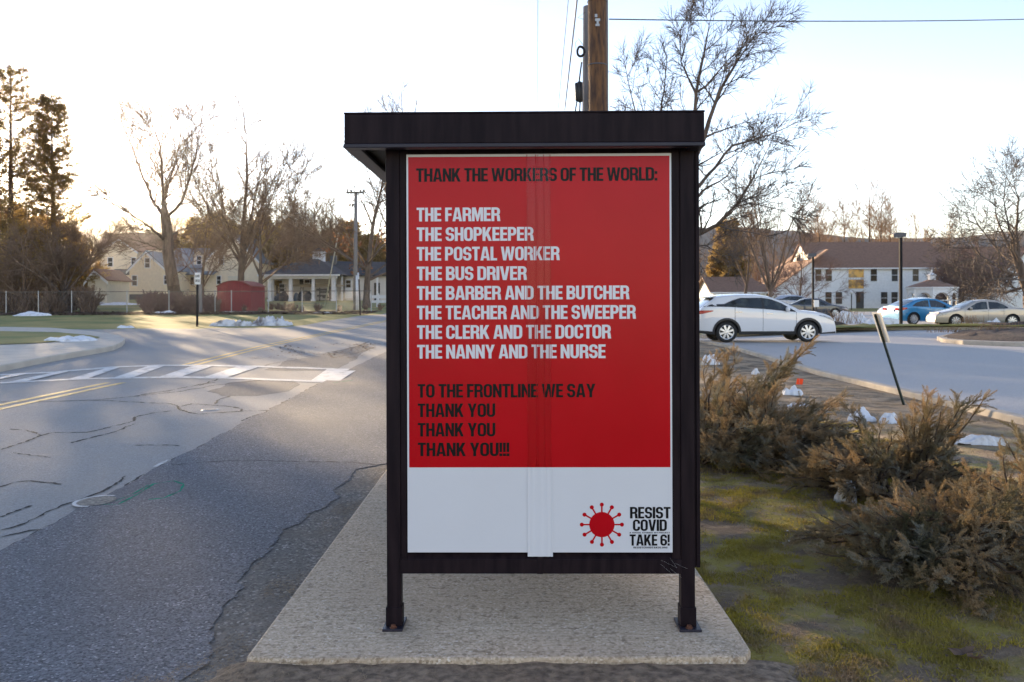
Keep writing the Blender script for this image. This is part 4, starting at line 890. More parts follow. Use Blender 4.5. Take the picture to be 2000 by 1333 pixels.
# conifers
def tuft_cards(segs, n_per, size, rng, thr, flat=1.0):
    tw = np.array([s for s in segs if s[6] < thr]); n = len(tw)*n_per
    r = np.random.RandomState(rng.randint(0, 99999)); idx = np.repeat(np.arange(len(tw)), n_per)
    t = r.rand(n, 1); c = tw[idx, 0:3]*(1-t)+tw[idx, 3:6]*t+r.normal(0, size*.25, (n, 3))
    a = r.normal(0, 1, (n, 3)); a += (tw[idx, 3:6]-tw[idx, 0:3])*1.2; a /= np.linalg.norm(a, axis=1, keepdims=True); a *= size*(.5+.7*r.rand(n, 1))
    b = np.cross(a, r.normal(0, 1, (n, 3))); b /= np.linalg.norm(b, axis=1, keepdims=True)+1e-9; b *= size*.16*flat
    V = np.stack([c-b, c+b, c+a], 1).reshape(-1, 3); Fq = np.arange(len(V)).reshape(-1, 3)
    return V, Fq
def conifer(px, py, d, top, label, seed, trunk_r, spread, whorls, name='larch_tree', m='needle', bare=.25, droop=-.1, size=.28, npt=6, lean=0, gap=.25, group=None, kids=7):
    rng = random.Random(seed); x = XD(px, d); b = Vector((x, d, terr(x, d)-.1)); H = ZD(px, top, d)-b.z
    e = empty(name, b, label, 'tree', group); segs = []; tip = b+Vector((lean*H, 0, H)); n = 14
    for i in range(n): segs.append((*(b+(tip-b)*(i/n)), *(b+(tip-b)*((i+1)/n)), trunk_r*(1-i/n)+.02, trunk_r*(1-(i+1)/n)+.02))
    prm = dict(PRM, step=[.5, .4, .4], lev=1, kids=[kids*1.6, 3], start=[.2, .2], ratio=.34, rmin=.012, wob=.10, up=.03, ang=(25, 60))
    for w in range(whorls):
        f = bare+(1-bare)*((w+rng.random()*.8)/whorls); q = b+(tip-b)*min(f, .985)
        for k in range(rng.randint(3, 5)):
            if rng.random() < gap: continue
            L = spread*(1.05-f)**.75*rng.uniform(.55, 1.15)+.3; az = rng.uniform(0, 2*math.pi); up = droop+.5*f+rng.uniform(-.1, .2)
            grow(segs, q, Vector((math.cos(az), math.sin(az), up)).normalized(), L, max(.015, trunk_r*.22*(1.1-f)), 0, rng, prm)
    finish_tree(e, segs, .06, MT['bark'], MT['twig'])
    V, Fq = tuft_cards([s for s in segs if s[6] < .05], npt, size, rng, .05); mesh_np('foliage', V, Fq, MT[m], e)
conifer(22, 603, 73, 142, 'tallest sparse conifer at the far left edge against the sun', 101, .36, 5.6, 64, bare=.14, size=.20, npt=6, gap=.34, droop=-.05)
conifer(106, 603, 75, 198, 'second sparse conifer with the sun shining between it and the taller one', 102, .30, 3.5, 64, bare=.12, lean=-.01, size=.20, npt=8, gap=.12, droop=-.05)
conifer(-60, 603, 70, 170, 'tall conifer partly outside the left edge of the picture', 103, .4, 5.2, 44, bare=.14, size=.32, npt=7, gap=.25, droop=-.05)
conifer(1424, 590, 118, 440, 'pointed evergreen behind the low white wing on the right', 104, .3, 3.4, 40, name='spruce_tree', bare=.05, size=.5, npt=9, gap=.0)
# pines behind the houses on the left
pn = [(385, 440, 128), (420, 425, 132), (445, 445, 126), (510, 430, 130), (540, 455, 126), (560, 440, 134), (655, 455, 128), (680, 440, 132), (590, 450, 138), (95, 440, 100), (60, 450, 92), (30, 420, 96), (730, 470, 130), (400, 455, 136), (485, 460, 134), (620, 470, 126), (5, 440, 100), (130, 460, 104), (345, 470, 140)]
where = ['left of the tall straight tree', 'behind the dormer', 'beside the right gable', 'behind the right gable', 'above the porch left end', 'behind the bare cluster left side', 'behind the cupola', 'right of the cupola', 'behind the bare cluster', 'behind the leaning bare tree', 'behind the low round tree', 'below the tallest sparse conifer', 'by the shelter left post', 'low behind the dormer', 'low behind the right gable', 'low behind the porch ridge', 'at the left picture edge', 'low left of the pale shed', 'above the cottage roof']
for i, (px, top, d) in enumerate(pn):
    conifer(px, 590, d, top, ('golden' if i % 2 else 'olive gold')+' sunlit pine '+where[i], 110+i, .25, 4.2, 15, name='pine_tree', m='needle_gold' if i % 2 else 'needle', bare=.12, size=.75, npt=6, gap=.05, droop=.1, group='pines behind the houses', kids=6)

# background woods and brush (nobody could count the stems)
def sapling(seed, H, r):
    rng = random.Random(seed); segs = []
    prm = dict(PRM, step=[1.4, 1.1, .9], lev=2, kids=[9, 2.6, 3], start=[.3, .15], ratio=.34, rmin=.014, wob=.07, up=.08, ang=(18, 45), taper=.25)
    grow(segs, Vector((0, 0, 0)), Vector((rng.gauss(0, .05), rng.gauss(0, .05), 1)).normalized(), H, r, 0, rng, prm)
    return np.array(segs)
TPL = [sapling(200+i, 10, .12) for i in range(8)]
def shrubby(seed):
    rng = random.Random(seed); segs = []; prm = dict(PRM, step=[1.3, 1.0], lev=1, kids=[9, 4], start=[.15], ratio=.4, rmin=.03, wob=.12, up=.02, ang=(20, 55), taper=.5)
    for k in range(13):
        a = rng.uniform(0, 6.28); t = rng.uniform(.05, .75); grow(segs, Vector((rng.gauss(0, .6), rng.gauss(0, .6), 0)), Vector((math.sin(t)*math.cos(a), math.sin(t)*math.sin(a), math.cos(t))), rng.uniform(6, 10), .06, 0, rng, prm)
    return np.array(segs)
TPS = [shrubby(250+i) for i in range(6)]
def woods(name, n, xr, yr, hr, m, label, seed, T_=None, ok=None):
    T_ = T_ or TPL
    r = random.Random(seed); out = []
    while n > 0:
        d = r.uniform(*yr); px = r.uniform(*xr); x = XD(px, d); 
        if ok and not ok(px, d): continue
        n -= 1; s = r.uniform(*hr)/10; T = T_[r.randrange(len(T_))].copy(); a = r.uniform(0, 6.28); c, sn = math.cos(a), math.sin(a)
        for o in (0, 3):
            X, Y = T[:, o].copy(), T[:, o+1].copy(); T[:, o] = (X*c-Y*sn)*s+x; T[:, o+1] = (X*sn+Y*c)*s+d; T[:, o+2] = T[:, o+2]*s+terr(x, d)-.1
        out.append(T)
    V, Fq = seg_mesh(np.concatenate(out), 3); o = mesh_np(name, V, Fq, MT[m], None, True); tag(o, label, 'woods', kind='stuff'); return o
woods('woods', 120, (1340, 2150), (140, 185), (7, 13.5), 'twig_tan', 'far band of bare tan saplings behind the white buildings', 1)
woods('woods', 60, (1330, 1620), (120, 140), (6, 10), 'twig_tan', 'nearer tan brush and saplings behind the low white wing', 2)
woods('woods', 70, (40, 820), (128, 170), (8, 14), 'twig', 'bare brown woods behind the houses on the left', 3)
woods('woods', 70, (830, 1350), (145, 190), (7, 13), 'twig', 'band of bare woods beyond the bend of the road', 5)
woods('brush', 48, (-40, 195), (60, 68), (.8, 2.0), 'twig', 'dark tangled brush along the fence at the left edge', 4, TPS)
woods('brush', 60, (285, 425), (60, 64), (.6, 1.5), 'twig_wine', 'brown tangled brush in front of the pale cottage', 6, TPS)
woods('brush', 22, (425, 760), (60, 66), (.3, .7), 'twig', 'scattered thin stems along the fence before the porch', 7, TPS)

# hills
def hill(name, pts, d, depth, base_px=600):
    n = len(pts); V = []; rows = 14; Fq = []
    xs = np.linspace(pts[0][0], pts[-1][0], 160)
    for j in range(rows+1):
        f = j/rows; dd = d+depth*f
        for x in xs:
            py = np.interp(x, [p[0] for p in pts], [p[1] for p in pts]); zt_ = ZD(x, py, d)*(math.sin(f*math.pi*.5)) if True else 0
            X = XD(x, d)*(1+.0*f); zt_ += (6*noise.noise(Vector((X*.008, dd*.008, 2)))+3*noise.noise(Vector((X*.03, dd*.03, 7))))*(d/1500)*.8*(f > 0)
            V.append((X, dd-depth, zt_-4*(1-f)))
    m = len(xs); Fq = [(j*m+i, j*m+i+1, (j+1)*m+i+1, (j+1)*m+i) for j in range(rows) for i in range(m-1)]
    structure(mesh_np(name, np.array(V), np.array(Fq), MT['hill'], None, True))
hill('hills', [(-1500, 520), (-600, 470), (-100, 440), (100, 428), (200, 430), (300, 432), (420, 430), (520, 450), (620, 468), (760, 475), (1000, 470)], 1300, 600)
hill('hills', [(1000, 470), (1180, 452), (1300, 446), (1366, 450), (1410, 446), (1460, 452), (1520, 456), (1580, 464), (1640, 472), (1760, 468), (1850, 466), (2000, 452), (2300, 446), (3200, 480)], 1200, 500)

# ------------------------------------------------------------------ buildings
def slab(mb, a, b, c, d, th):
    """roof plane quad a,b (eave) c,d (ridge) thickened downward"""
    a, b, c, d = map(Vector, (a, b, c, d)); nrm = (b-a).cross(d-a).normalized()
    if nrm.z < 0: nrm = -nrm
    mb.prism([a, b, c, d], -nrm*th)
def window(e, x, z, w, h, y, m='window_dark', fr=.09, bars=1, trim='white_trim', facing=-1):
    f = MB(); t = .05
    f.box(x-w/2-fr, y-t, z-h/2-fr, x-w/2, y+.02, z+h/2+fr).box(x+w/2, y-t, z-h/2-fr, x+w/2+fr, y+.02, z+h/2+fr).box(x-w/2, y-t, z+h/2, x+w/2, y+.02, z+h/2+fr).box(x-w/2, y-t-.03, z-h/2-fr, x+w/2, y+.02, z-h/2)
    if bars: f.box(x-w/2, y-.04, z-.03, x+w/2, y-.005, z+.03)
    o = f.build('window', MT[trim], e)
    MB().box(x-w/2, y-.015, z-h/2, x+w/2, y+.01, z+h/2).build('pane', MT[m], o)
    return o
def pwin(e, px0, px1, py0, py1, d, **k):
    a, b = P(px0, py1, d), P(px1, py0, d); return window(e, (a.x+b.x)/2, (a.z+b.z)/2, b.x-a.x, b.z-a.z, d, **k)

# long white two storey building on the right
d = 116; zb = .42
X0, X1 = XD(1590, d), XD(1850, d); ze = ZD(1720, 522, d); zr = ZD(1720, 473, d+5.5); dep = 11
e = empty('white_building', ((X0+X1)/2, d, zb), 'long white two storey building with brown shingle roof and entrance window painted with a golden reflection', 'building')
XW = XD(1510, d); zw = ZD(1512, 566, d); XK, zk = XD(1616, d), ZD(1616, 487, d)
w = MB(); w.box(X0, d, zb-.3, X1, d+dep, ze); w.prism([(X0, d+.01, zb-.3), (X0, d+.01, ZD(1590, 507, d)), (XW, d+.01, zw), (XW, d+.01, zb-.3)], (0, dep, 0))
w.prism([(X0+.02, d+.4, ze), (X0+.02, d+dep-.4, ze), (X0+.02, d+dep/2, zr-.15)], (.2, 0, 0)); w.prism([(X1-.2, d+.4, ze), (X1-.2, d+dep-.4, ze), (X1-.2, d+dep/2, zr-.15)], (.18, 0, 0))
w.build('wall', MT['siding_white'], e)
rf = MB(); ov = .35
slab(rf, (X0-.2, d-ov, ze-.1), (X1+.3, d-ov, ze-.1), (X1+.3, d+dep/2, zr), (X0-.2, d+dep/2, zr), .15)
slab(rf, (X0-.2, d+dep+ov, ze-.1), (X1+.3, d+dep+ov, ze-.1), (X1+.3, d+dep/2, zr+.01), (X0-.2, d+dep/2, zr+.01), .15)
rf.build('roof', MT['roof_brown'], e)
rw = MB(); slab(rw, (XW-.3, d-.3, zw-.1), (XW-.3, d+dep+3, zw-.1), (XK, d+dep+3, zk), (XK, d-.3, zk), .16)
o = rw.build('roof', mat('roof_brown_painted_sun', (.46, .28, .18), (.38, .23, .15), 3, .9, .4, 14), e); o['label'] = 'roof slope facing left, sunlight painted in as tan'  # sunlight painted in: a lighter, warmer copy of the brown shingle colour
vt = MB()
for px, py in ((1558, 507), (1562, 502), (1518, 533)): q = P(px, py, d+6); vt.box(q.x-.25, q.y-.3, q.z-.2, q.x+.25, q.y+.3, q.z+.25)
vt.build('roof_vent', MT['shutter'], e)
MB().box(X0-.1, d-ov-.07, ze-.28, X1+.35, d-ov-.005, ze-.10).build('gutter', MT['white_trim'], e)
for q in ((1592.5, 1604), (1612.5, 1624.5), (1700.5, 1712.5), (1741.5, 1753), (1782.5, 1794)): pwin(e, q[0], q[1], 526, 549.5, d, m='window_warm' if q[0] < 1640 or 1700 < q[0] < 1730 else 'window_dark', fr=.05)
for q in ((1612, 1624), (1632, 1644.5), (1720.5, 1733), (1741, 1753)): pwin(e, q[0], q[1], 571, 594, d, m='window_warm' if q[0] < 1625 else 'window_dark', fr=.05)
pwin(e, 1657, 1687, 525, 542.5, d, m='window_reflection', bars=0, fr=.06); pwin(e, 1657, 1687, 546.5, 564, d, m='window_reflection', bars=0, fr=.06)
a, b = P(1672, 604, d), P(1687, 570, d); dr = MB().box(a.x, d-.03, a.z, b.x, d+.02, b.z).build('door', MT['door_grey'], e)
MB().box(a.x+.05, d-.045, a.z+.9, a.x+.55, d-.031, b.z-.15).build('door_glass', MT['window_warm'], dr)
# far right wing behind the crabapple
w = MB(); xa, xb = XD(1850, d)+.05, XD(2120, d); zz = ZD(1900, 565, d); w.box(xa, d+.5, zb-.3, xb, d+9, zz); w.build('wall', MT['siding_white'], e)
rf = MB(); slab(rf, (xa, d+.1, zz), (xb, d+.1, zz), (xb, d+5, ZD(1900, 482, d+5)), (xa+.5, d+5, ZD(1900, 482, d+5)), .14); slab(rf, (xa, d+9.4, zz), (xb, d+9.4, zz), (xb, d+5.02, ZD(1900, 482, d+5)), (xa+.5, d+5.02, ZD(1900, 482, d+5)), .14); rf.build('roof', MT['roof_brown'], e)
for q in ((1868, 1880), (1905, 1917), (1940, 1952)): pwin(e, q[0], q[1], 568, 592, d+.48, fr=.05)
# white gabled wing seen through the right tree
d2 = 108; w = MB(); q0, q1 = XD(1925, d2), XD(2080, d2); zl, zp = ZD(1960, 560, d2), ZD(1960, 492, d2); m_ = (q0+q1)/2
e = empty('white_gabled_house', (m_, d2, zb), 'white gabled house half hidden behind the spreading tree at the right edge', 'house')
w.prism([(q0, d2, zb-.3), (q1, d2, zb-.3), (q1, d2, zl), (m_, d2, zp), (q0, d2, zl)], (0, 6, 0)); w.build('wall', MT['siding_white'], e)
rf = MB(); slab(rf, (q0-.3, d2-.3, zl-.2), (q0-.3, d2+6, zl-.2), (m_, d2+6, zp+.1), (m_, d2-.3, zp+.1), .14); slab(rf, (q1+.3, d2-.3, zl-.2), (q1+.3, d2+6, zl-.2), (m_, d2+6, zp+.11), (m_, d2-.3, zp+.11), .14); rf.build('roof', MT['roof_brown'], e)
for q in ((1968, 1976), (1990, 1998)): pwin(e, q[0], q[1], 535, 555, d2, fr=.06); 
# low wing on the left of the white building
d = 110; X0, X1 = XD(1393, d), XD(1512, d); ze = ZD(1440, 569, d); zr = ZD(1440, 541, d+4.5)
e = empty('low_wing', ((X0+X1)/2, d, zb), 'low white single storey wing with brown roof above the white car', 'building')
w = MB(); w.box(X0, d, zb-.3, X1, d+9, ze); w.prism([(X0, d, ze), (X0, d+9, ze), (X0, d+4.5, zr-.15)], (.25, 0, 0)); w.build('wall', MT['siding_white'], e)
rf = MB(); slab(rf, (X0-.45, d-.4, ze-.12), (X1+.6, d-.4, ze-.12), (X1-2.0, d+4.5, zr), (X0-.45, d+4.5, zr), .15); slab(rf, (X0-.45, d+9.4, ze-.12), (X1+.6, d+9.4, ze-.12), (X1-2.0, d+4.5, zr+.01), (X0-.45, d+4.5, zr+.01), .15)
slab(rf, (X1+.6, d-.4, ze-.13), (X1+.6, d+9.4, ze-.13), (X1-2.0, d+4.51, zr-.01), (X1-2.0, d+4.49, zr-.01), .13); rf.build('roof', MT['roof_brown'], e)
MB().box(X0-.5, d-.47, ze-.32, X1+.6, d-.41, ze-.12).build('gutter', MT['white_trim'], e)
for q in ((1436, 1449), (1478, 1484), (1497, 1505)): pwin(e, q[0], q[1], 572, 586, d, m='window_warm', fr=.05)

# gazebo
d = 95; xc = XD(1820, d); zb_ = .42; px_m = F/d; rad = 2.45
e = empty('gazebo', (xc, d, zb_), 'white octagonal gazebo with brown shingle roof and small cupola', 'gazebo')
ez = ZD(1820, 564, d); az = ZD(1820, 547, d); oct_ = [(xc+rad*math.cos(R(22.5+45*i)), d+rad*math.sin(R(22.5+45*i))) for i in range(8)]
MB().prism([(x, y, zb_-.1) for x, y in oct_], (0, 0, .35)).build('base', MT['white_trim'], e)
for x, y in oct_: MB().box(x-.1, y-.1, zb_+.25, x+.1, y+.1, ez).build('post', MT['white_trim'], e)
fz = MB(); ar = MB()
for i in range(8):
    a, b = Vector((*oct_[i], 0)), Vector((*oct_[(i+1) % 8], 0)); u = (b-a).normalized(); nn = Vector((u.y, -u.x, 0))*.04; L = (b-a).length
    fz.prism([a+Vector((0, 0, ez-.45))-nn, b+Vector((0, 0, ez-.45))-nn, b+Vector((0, 0, ez-.001))-nn, a+Vector((0, 0, ez-.001))-nn], nn*2)
    # arched brackets
    for s, o_ in ((1, a), (-1, b)):
        prof = [Vector((0, 0, ez-.46))]+[Vector((0, 0, 0))+u*s*(.1+L*.42*(1-math.cos(t)))+Vector((0, 0, ez-.46-.9*(1-math.sin(t)))) for t in np.linspace(0, math.pi/2, 7)]
        prof = [o_+Vector((0, 0, ez-.46))+u*s*.1]+[o_+p for p in prof[1:]]
        ar.prism([p-nn*.8 for p in prof], nn*1.6)
    fz.prism([a+Vector((0, 0, zb_+1.0))-nn, b+Vector((0, 0, zb_+1.0))-nn, b+Vector((0, 0, zb_+1.1))-nn, a+Vector((0, 0, zb_+1.1))-nn], nn*2)
fz.build('frieze_and_rail', MT['white_trim'], e); ar.build('bracket', MT['white_trim'], e)
MB().lathe([(rad*1.09, ez-.02), (rad*1.09, ez+.16)], 8, Matrix.Translation((xc, d, 0)) @ Matrix.Rotation(R(22.5), 4, 'Z')).build('eave', MT['white_trim'], e)
MB().lathe([(rad*1.1, ez+.14), (.42, az), (0, az+.05)], 8, Matrix.Translation((xc, d, 0)) @ Matrix.Rotation(R(22.5), 4, 'Z')).build('roof', MT['roof_brown'], e)
MB().lathe([(.40, az-.1), (.40, az+.45), (.5, az+.45), (.5, az+.52), (0, az+.85)], 8, Matrix.Translation((xc, d, 0))).lathe([(.03, az+.8), (.08, az+.95), (0, az+1.2)], 8, Matrix.Translation((xc, d, 0))).build('cupola', MT['white_trim'], e)

# pavilion house with porch on the left
d = 97; zb_ = terr(-40, 97); X0, X1 = XD(517, d), XD(655, d); ze = ZD(580, 536, d); z2 = ZD(580, 545, d)
e = empty('porch_house', ((X0+X1)/2, d, zb_), 'white house with open column porch, dark hip roof and cupola', 'house')
col = [(527, .18), (568, .18), (612, .16), (651.5, .2)]
for px, r_ in col:
    x = XD(px, d); MB().box(x-r_, d-r_, zb_-.2, x+r_, d+r_, z2).box(x-r_-.06, d-r_-.06, zb_-.2, x+r_+.06, d+r_+.06, zb_+.2).build('column', MT['white_trim'], e)
for px in (533, 655): x = XD(px, d+4.5); MB().box(x-.14, d+4.4, zb_-.2, x+.14, d+4.6, z2).build('column', MT['white_trim'], e)
bmz = MB(); bmz.box(X0, d-.25, z2, X1+.2, d+.25, ze-.02); bmz.box(X0, d+.25, z2, X0+.4, d+9, ze-.02); bmz.build('beam', MT['white_trim'], e)
xr0, xr1 = XD(606, d+5), XD(618, d+5); zrg = ZD(608, 503, d+5); XB = XD(745, d+5)
rf = MB(); o_ = .6
slab(rf, (X0-o_, d-o_, ze-.02), (X1+o_, d-o_, ze-.02), (xr1, d+5, zrg), (xr0, d+5, zrg), .12)
slab(rf, (X0-o_, d-o_, ze-.02), (X0-o_, d+10, ze-.02), (xr0, d+5.02, zrg), (xr0, d+5, zrg), .12)
slab(rf, (X1+o_, d-o_, ze-.02), (X1+o_+.5, d+10, ze-.02), (xr1+.02, d+5.02, zrg), (xr1, d+5, zrg), .12)
zr2_ = ZD(700, 512, d+8)
slab(rf, (X1-3, d+3.2, ze-.05), (XB+2, d+3.2, ze-.05), (XB, d+8, zr2_), (X1-3, d+8, zrg-.3), .12)
rf.build('roof', MT['roof_dark'], e)
MB().box(X0-o_-.05, d-o_-.08, ze-.24, X1+o_+.05, d-o_-.01, ze-.03).build('gutter', MT['white_trim'], e)
w = MB(); w.box(X0+.6, d+5, zb_-.2, X1+.5, d+9.5, ze-.06); w.box(X1+.5, d+3.8, zb_-.2, XB+1, d+9.5, ze-.07); w.build('wall', mat('porch_wall', (.66, .62, .57), (.6, .56, .52), 2, .7), e)
for q in ((585, 593), (606, 615.5)): pwin(e, q[0], q[1], 546, 556, d+5, m='shutter', fr=.02, bars=0)
pwin(e, 595, 605, 547, 560, d+5, m='window_warm', fr=.05); pwin(e, 676, 685, 548, 562, d+3.8, m='window_warm'); pwin(e, 547, 556, 556, 570, d+5, m='window_dark')
dr = MB(); q0_, q1_ = P(674, 583, d+3.8), P(688, 548, d+3.8); dr.box(q0_.x, d+3.74, q0_.z, q1_.x, d+3.79, ZD(680, 563, d+3.8)); dr.build('door', MT['white_trim'], e)
MB().box(XD(712, d+3.8), d+3.74, zb_, XD(717, d+3.8), d+3.79, zb_+2.1).box(XD(731, d+3.8), d+3.74, zb_, XD(742, d+3.8), d+3.79, zb_+2.1).build('shutter', MT['shutter'], e)
for px in (668, 737): x = XD(px, d+2.6); MB().box(x-.1, d+2.5, zb_-.2, x+.1, d+2.7, ze-.1).build('column', MT['white_trim'], e)
cpx, cz0, cz1 = XD(623.5, d+5), ZD(623, 508, d+5), ZD(623, 492, d+5)
cu = MB().box(cpx-.62, d+4.4, cz0-.6, cpx+.62, d+5.6, cz1); cu.box(cpx-.72, d+4.3, cz1-.12, cpx+.72, d+5.7, cz1+.001); cu.build('cupola', MT['white_trim'], e)
MB().lathe([(.98, cz1), (0, cz1+.5)], 4, Matrix.Translation((cpx, d+5, 0)) @ Matrix.Rotation(R(45), 4, 'Z')).build('roof', MT['roof_dark'], e)
lv = MB()
for i in range(4): lv.box(cpx-.4, d+4.36, cz1-.75+i*.14, cpx+.4, d+4.395, cz1-.69+i*.14)
lv.build('louvre', MT['steel'], e)
tag(MB().box(XD(652, d+7)-.35, d+6.6, ze+.2, XD(652, d+7)+.35, d+7.3, ZD(652, 500, d+7)).build('chimney', MT['foundation'], e), None)
# things kept under the porch
def blob(name, c, s, m, label, cat, seed, cuts=4, amp=.25):
    bm = bmesh.new(); bmesh.ops.create_icosphere(bm, subdivisions=cuts, radius=1)
    for v in bm.verts:
        n_ = v.co.normalized(); f = 1+amp*noise.noise(n_*2.0+Vector((seed, 0, 0)))+amp*.4*noise.noise(n_*5+Vector((0, seed, 0)))
        v.co = Vector((n_.x*s[0]*f, n_.y*s[1]*f, max(-.1, n_.z)*s[2]*f))
    for f in bm.faces: f.smooth = True
    me = bpy.data.meshes.new(name); bm.to_mesh(me); bm.free(); o = link(name, me, m); o.location = c; return tag(o, label, cat)
dd = 98.5; q = P(620, 559.5, dd)
cn = MB(); nS = 20; L_ = 3.5
vs = []; fs = []
for i in range(nS+1):
    t = -1+2*i/nS; wd = max(.01, 1-t*t)**.6
    for k in range(9): a = math.pi*k/8; vs.append((q.x+t*L_/1.0*.5*1.9, dd+.42*wd*math.cos(a), q.z+.12*t*t+.38*wd*math.sin(a)-.1))
for i in range(nS):
    for k in range(8): fs.append((i*9+k, i*9+k+1, (i+1)*9+k+1, (i+1)*9+k))
tag(cn.add(vs, fs).build('canoe', MT['boat_tan'], None, True), 'tan upturned canoe stored on racks under the porch', 'boat')
rk = MB()
for px in (590, 645): x = XD(px, dd); rk.box(x-.05, dd-.5, zb_, x+.05, dd-.4, q.z-.05).box(x-.05, dd+.4, zb_, x+.05, dd+.5, q.z-.05).box(x-.05, dd-.5, q.z-.12, x+.05, dd+.5, q.z-.04)
tag(rk.build('canoe_rack', MT['wood_grey'], None), 'wooden trestle rack carrying the tan canoe', 'rack')
blob('tarp_heap', (XD(553, 99), 99, zb_), (.95, .6, 1.0), MT['tarp_dark'], 'dark covered heap between the first and second porch columns', 'tarp', 1)
blob('tarp_heap', (XD(597, 98.3), 98.0, zb_), (1.0, .6, 1.15), MT['tarp_dark'], 'black covered heap below the tan canoe', 'tarp', 5)
blob('blue_barrel', (XD(579, 98), 98, zb_), (.35, .35, 1.0), MT['blue_fabric'], 'dark blue barrel shaped bundle beside the second porch column', 'barrel', 9, amp=.08)
wp = MB()
for i, (px, z) in enumerate(((630, .5), (636, .9), (628, 1.2), (640, .3))): x = XD(px, 98); wp.box(x-.6, 97.9+i*.06, zb_+z, x+.6, 97.95+i*.06, zb_+z+.2)
for px in (625, 645): x = XD(px, 98); wp.box(x-.06, 97.8, zb_, x+.06, 97.88, zb_+1.5)
tag(wp.build('lumber_rack', MT['wood_grey'], None), 'grey lumber rack beside the last porch column', 'rack')
ch = MB(); x = XD(551, 97.5)
for s in (-.35, .35): ch.tube([(x+s, 97.8, zb_), (x+s, 97.8, zb_+1.9)], .04, 6)
for z in (.5, .9, 1.4, 1.9): ch.tube([(x-.35, 97.8, zb_+z), (x+.35, 97.8, zb_+z)], .03, 6)
tag(ch.build('clothes_frame', MT['wood_grey'], None), 'thin rectangular frame standing near the first porch columns', 'frame')
# red shed
d = 62; zb_ = terr(-22, 62); X0, X1, X2 = XD(424, d), XD(489, d), XD(507, d+2.6); 
e = empty('garden_shed', (XD(460, d), d, zb_), 'red metal garden shed with a curved roof', 'shed')
def arch(x0, x1, y):
    pts = [(x0, y, zb_-.1), (x1, y, zb_-.1)]; h0, h1 = ZD(430, 561, d), ZD(455, 549.5, d)
    for t in (0, .1, .22, .36, .5, .64, .78, .9, 1): pts.append((x1+(x0-x1)*t, y, h0+(h1-h0)*(1-abs(2*t-1)**2.2)))
    return pts
w = MB(); w.prism(arch(X0, X1, d), (.35, 2.4, 0)); w.build('wall', MT['red_shed'], e)
rf = MB(); ap = arch(X0-.06, X1+.06, d-.06)[2:]
for a, b in zip(ap[:-1], ap[1:]): rf.prism([Vector(a)+Vector((0, 0, .005)), Vector(b)+Vector((0, 0, .005)), Vector(b)+Vector((.36, 2.5, .005)), Vector(a)+Vector((.36, 2.5, .005))], (0, 0, .05))
rf.build('roof', MT['red_shed_roof'], e)
dl = MB()
for px in (440, 456, 472): x = XD(px, d); dl.box(x-.015, d-.02, zb_, x+.015, d-.002, ZD(px, 556, d))
dl.build('door', MT['red_shed'], e)
# pale sheds and yellow houses
def gable(e, px0, px1, pxa, pye, pya, d, dep, m, roof, base_py=590, over=.3, zb=None):
    x0, x1, xa = XD(px0, d), XD(px1, d), XD(pxa, d); zl, zp = ZD((px0+px1)/2, pye, d), ZD(pxa, pya, d); zb = terr(x0, d)-.4 if zb is None else zb
    MB().prism([(x0, d, zb), (x1, d, zb), (x1, d, zl), (xa, d, zp), (x0, d, zl)], (0, dep, 0)).build('wall', m, e)
    rf = MB(); k0 = (zp-zl)/(xa-x0); k1 = (zp-zl)/(x1-xa)
    slab(rf, (x0-over, d-over, zl-over*k0+.12), (x0-over, d+dep+over, zl-over*k0+.12), (xa, d+dep+over, zp+.12), (xa, d-over, zp+.12), .12)
    slab(rf, (x1+over, d-over, zl-over*k1+.121), (x1+over, d+dep+over, zl-over*k1+.121), (xa, d+dep+over, zp+.121), (xa, d-over, zp+.121), .12)
    rf.build('roof', roof, e)
    tr = MB()
    for (xx, sgn, kk) in ((x0-over, 1, k0), (x1+over, -1, k1)):
        a = Vector((xx, d-over-.05, zl-over*kk-.05)); b = Vector((xa, d-over-.05, zp-.05)); tr.prism([a, b, b+Vector((0, 0, -.28)), a+Vector((0, 0, -.28))], (0, .045, 0))
    tr.build('bargeboard', MT['white_trim'], e)
d = 84; e = empty('pale_shed', (XD(190, d), d, terr(-40, d)), 'small pale gabled outbuilding at the far left behind the fence', 'shed')
gable(e, 172, 208, 186, 545, 527, d, 5, MT['siding_pale'], MT['roof_brown'])
d = 122; e = empty('yellow_house', (XD(235, d), d, terr(-50, d)), 'cream two storey house with brown roof at the far left', 'house')
gable(e, 194, 268, 234, 490, 466, d, 9, MT['siding_cream'], MT['roof_brown'])
mm = MB(); x0, x1 = XD(180, d+4), XD(330, d+4); z0_, z1_ = ZD(240, 487, d+4), ZD(240, 455, d+8); slab(mm, (x0, d+4, z0_), (x1, d+4, z0_), (x1, d+8, z1_), (x0, d+8, z1_), .15); slab(mm, (x0, d+12, z0_), (x1, d+12, z0_), (x1, d+8.02, z1_), (x0, d+8.02, z1_), .15); mm.build('roof', MT['roof_brown'], e)
MB().box(x0+.4, d+4.4, 1.5, x1-.4, d+11.6, z0_).build('wall', MT['siding_cream'], e)
pwin(e, 211, 220, 504, 521, d); pwin(e, 257, 265, 504, 517, d)
pr = MB(); x0, x1 = XD(205, d-3), XD(254, d-3); slab(pr, (x0, d-3, ZD(230, 536, d-3)), (x1, d-3, ZD(230, 536, d-3)), (x1, d, ZD(230, 526, d)), (x0, d, ZD(230, 526, d)), .12); pr.build('roof', MT['roof_dark'], e)
MB().box(x0+.3, d-2.6, 1.5, x1, d-.02, ZD(230, 537, d-2.6)).build('porch_wall', MT['siding_cream'], e)
pwin(e, 216, 225, 542, 557, d-2.6, m='window_warm'); pwin(e, 233, 241, 542, 557, d-2.6, m='window_warm'); pwin(e, 245, 250, 542, 557, d-2.6, m='window_warm')
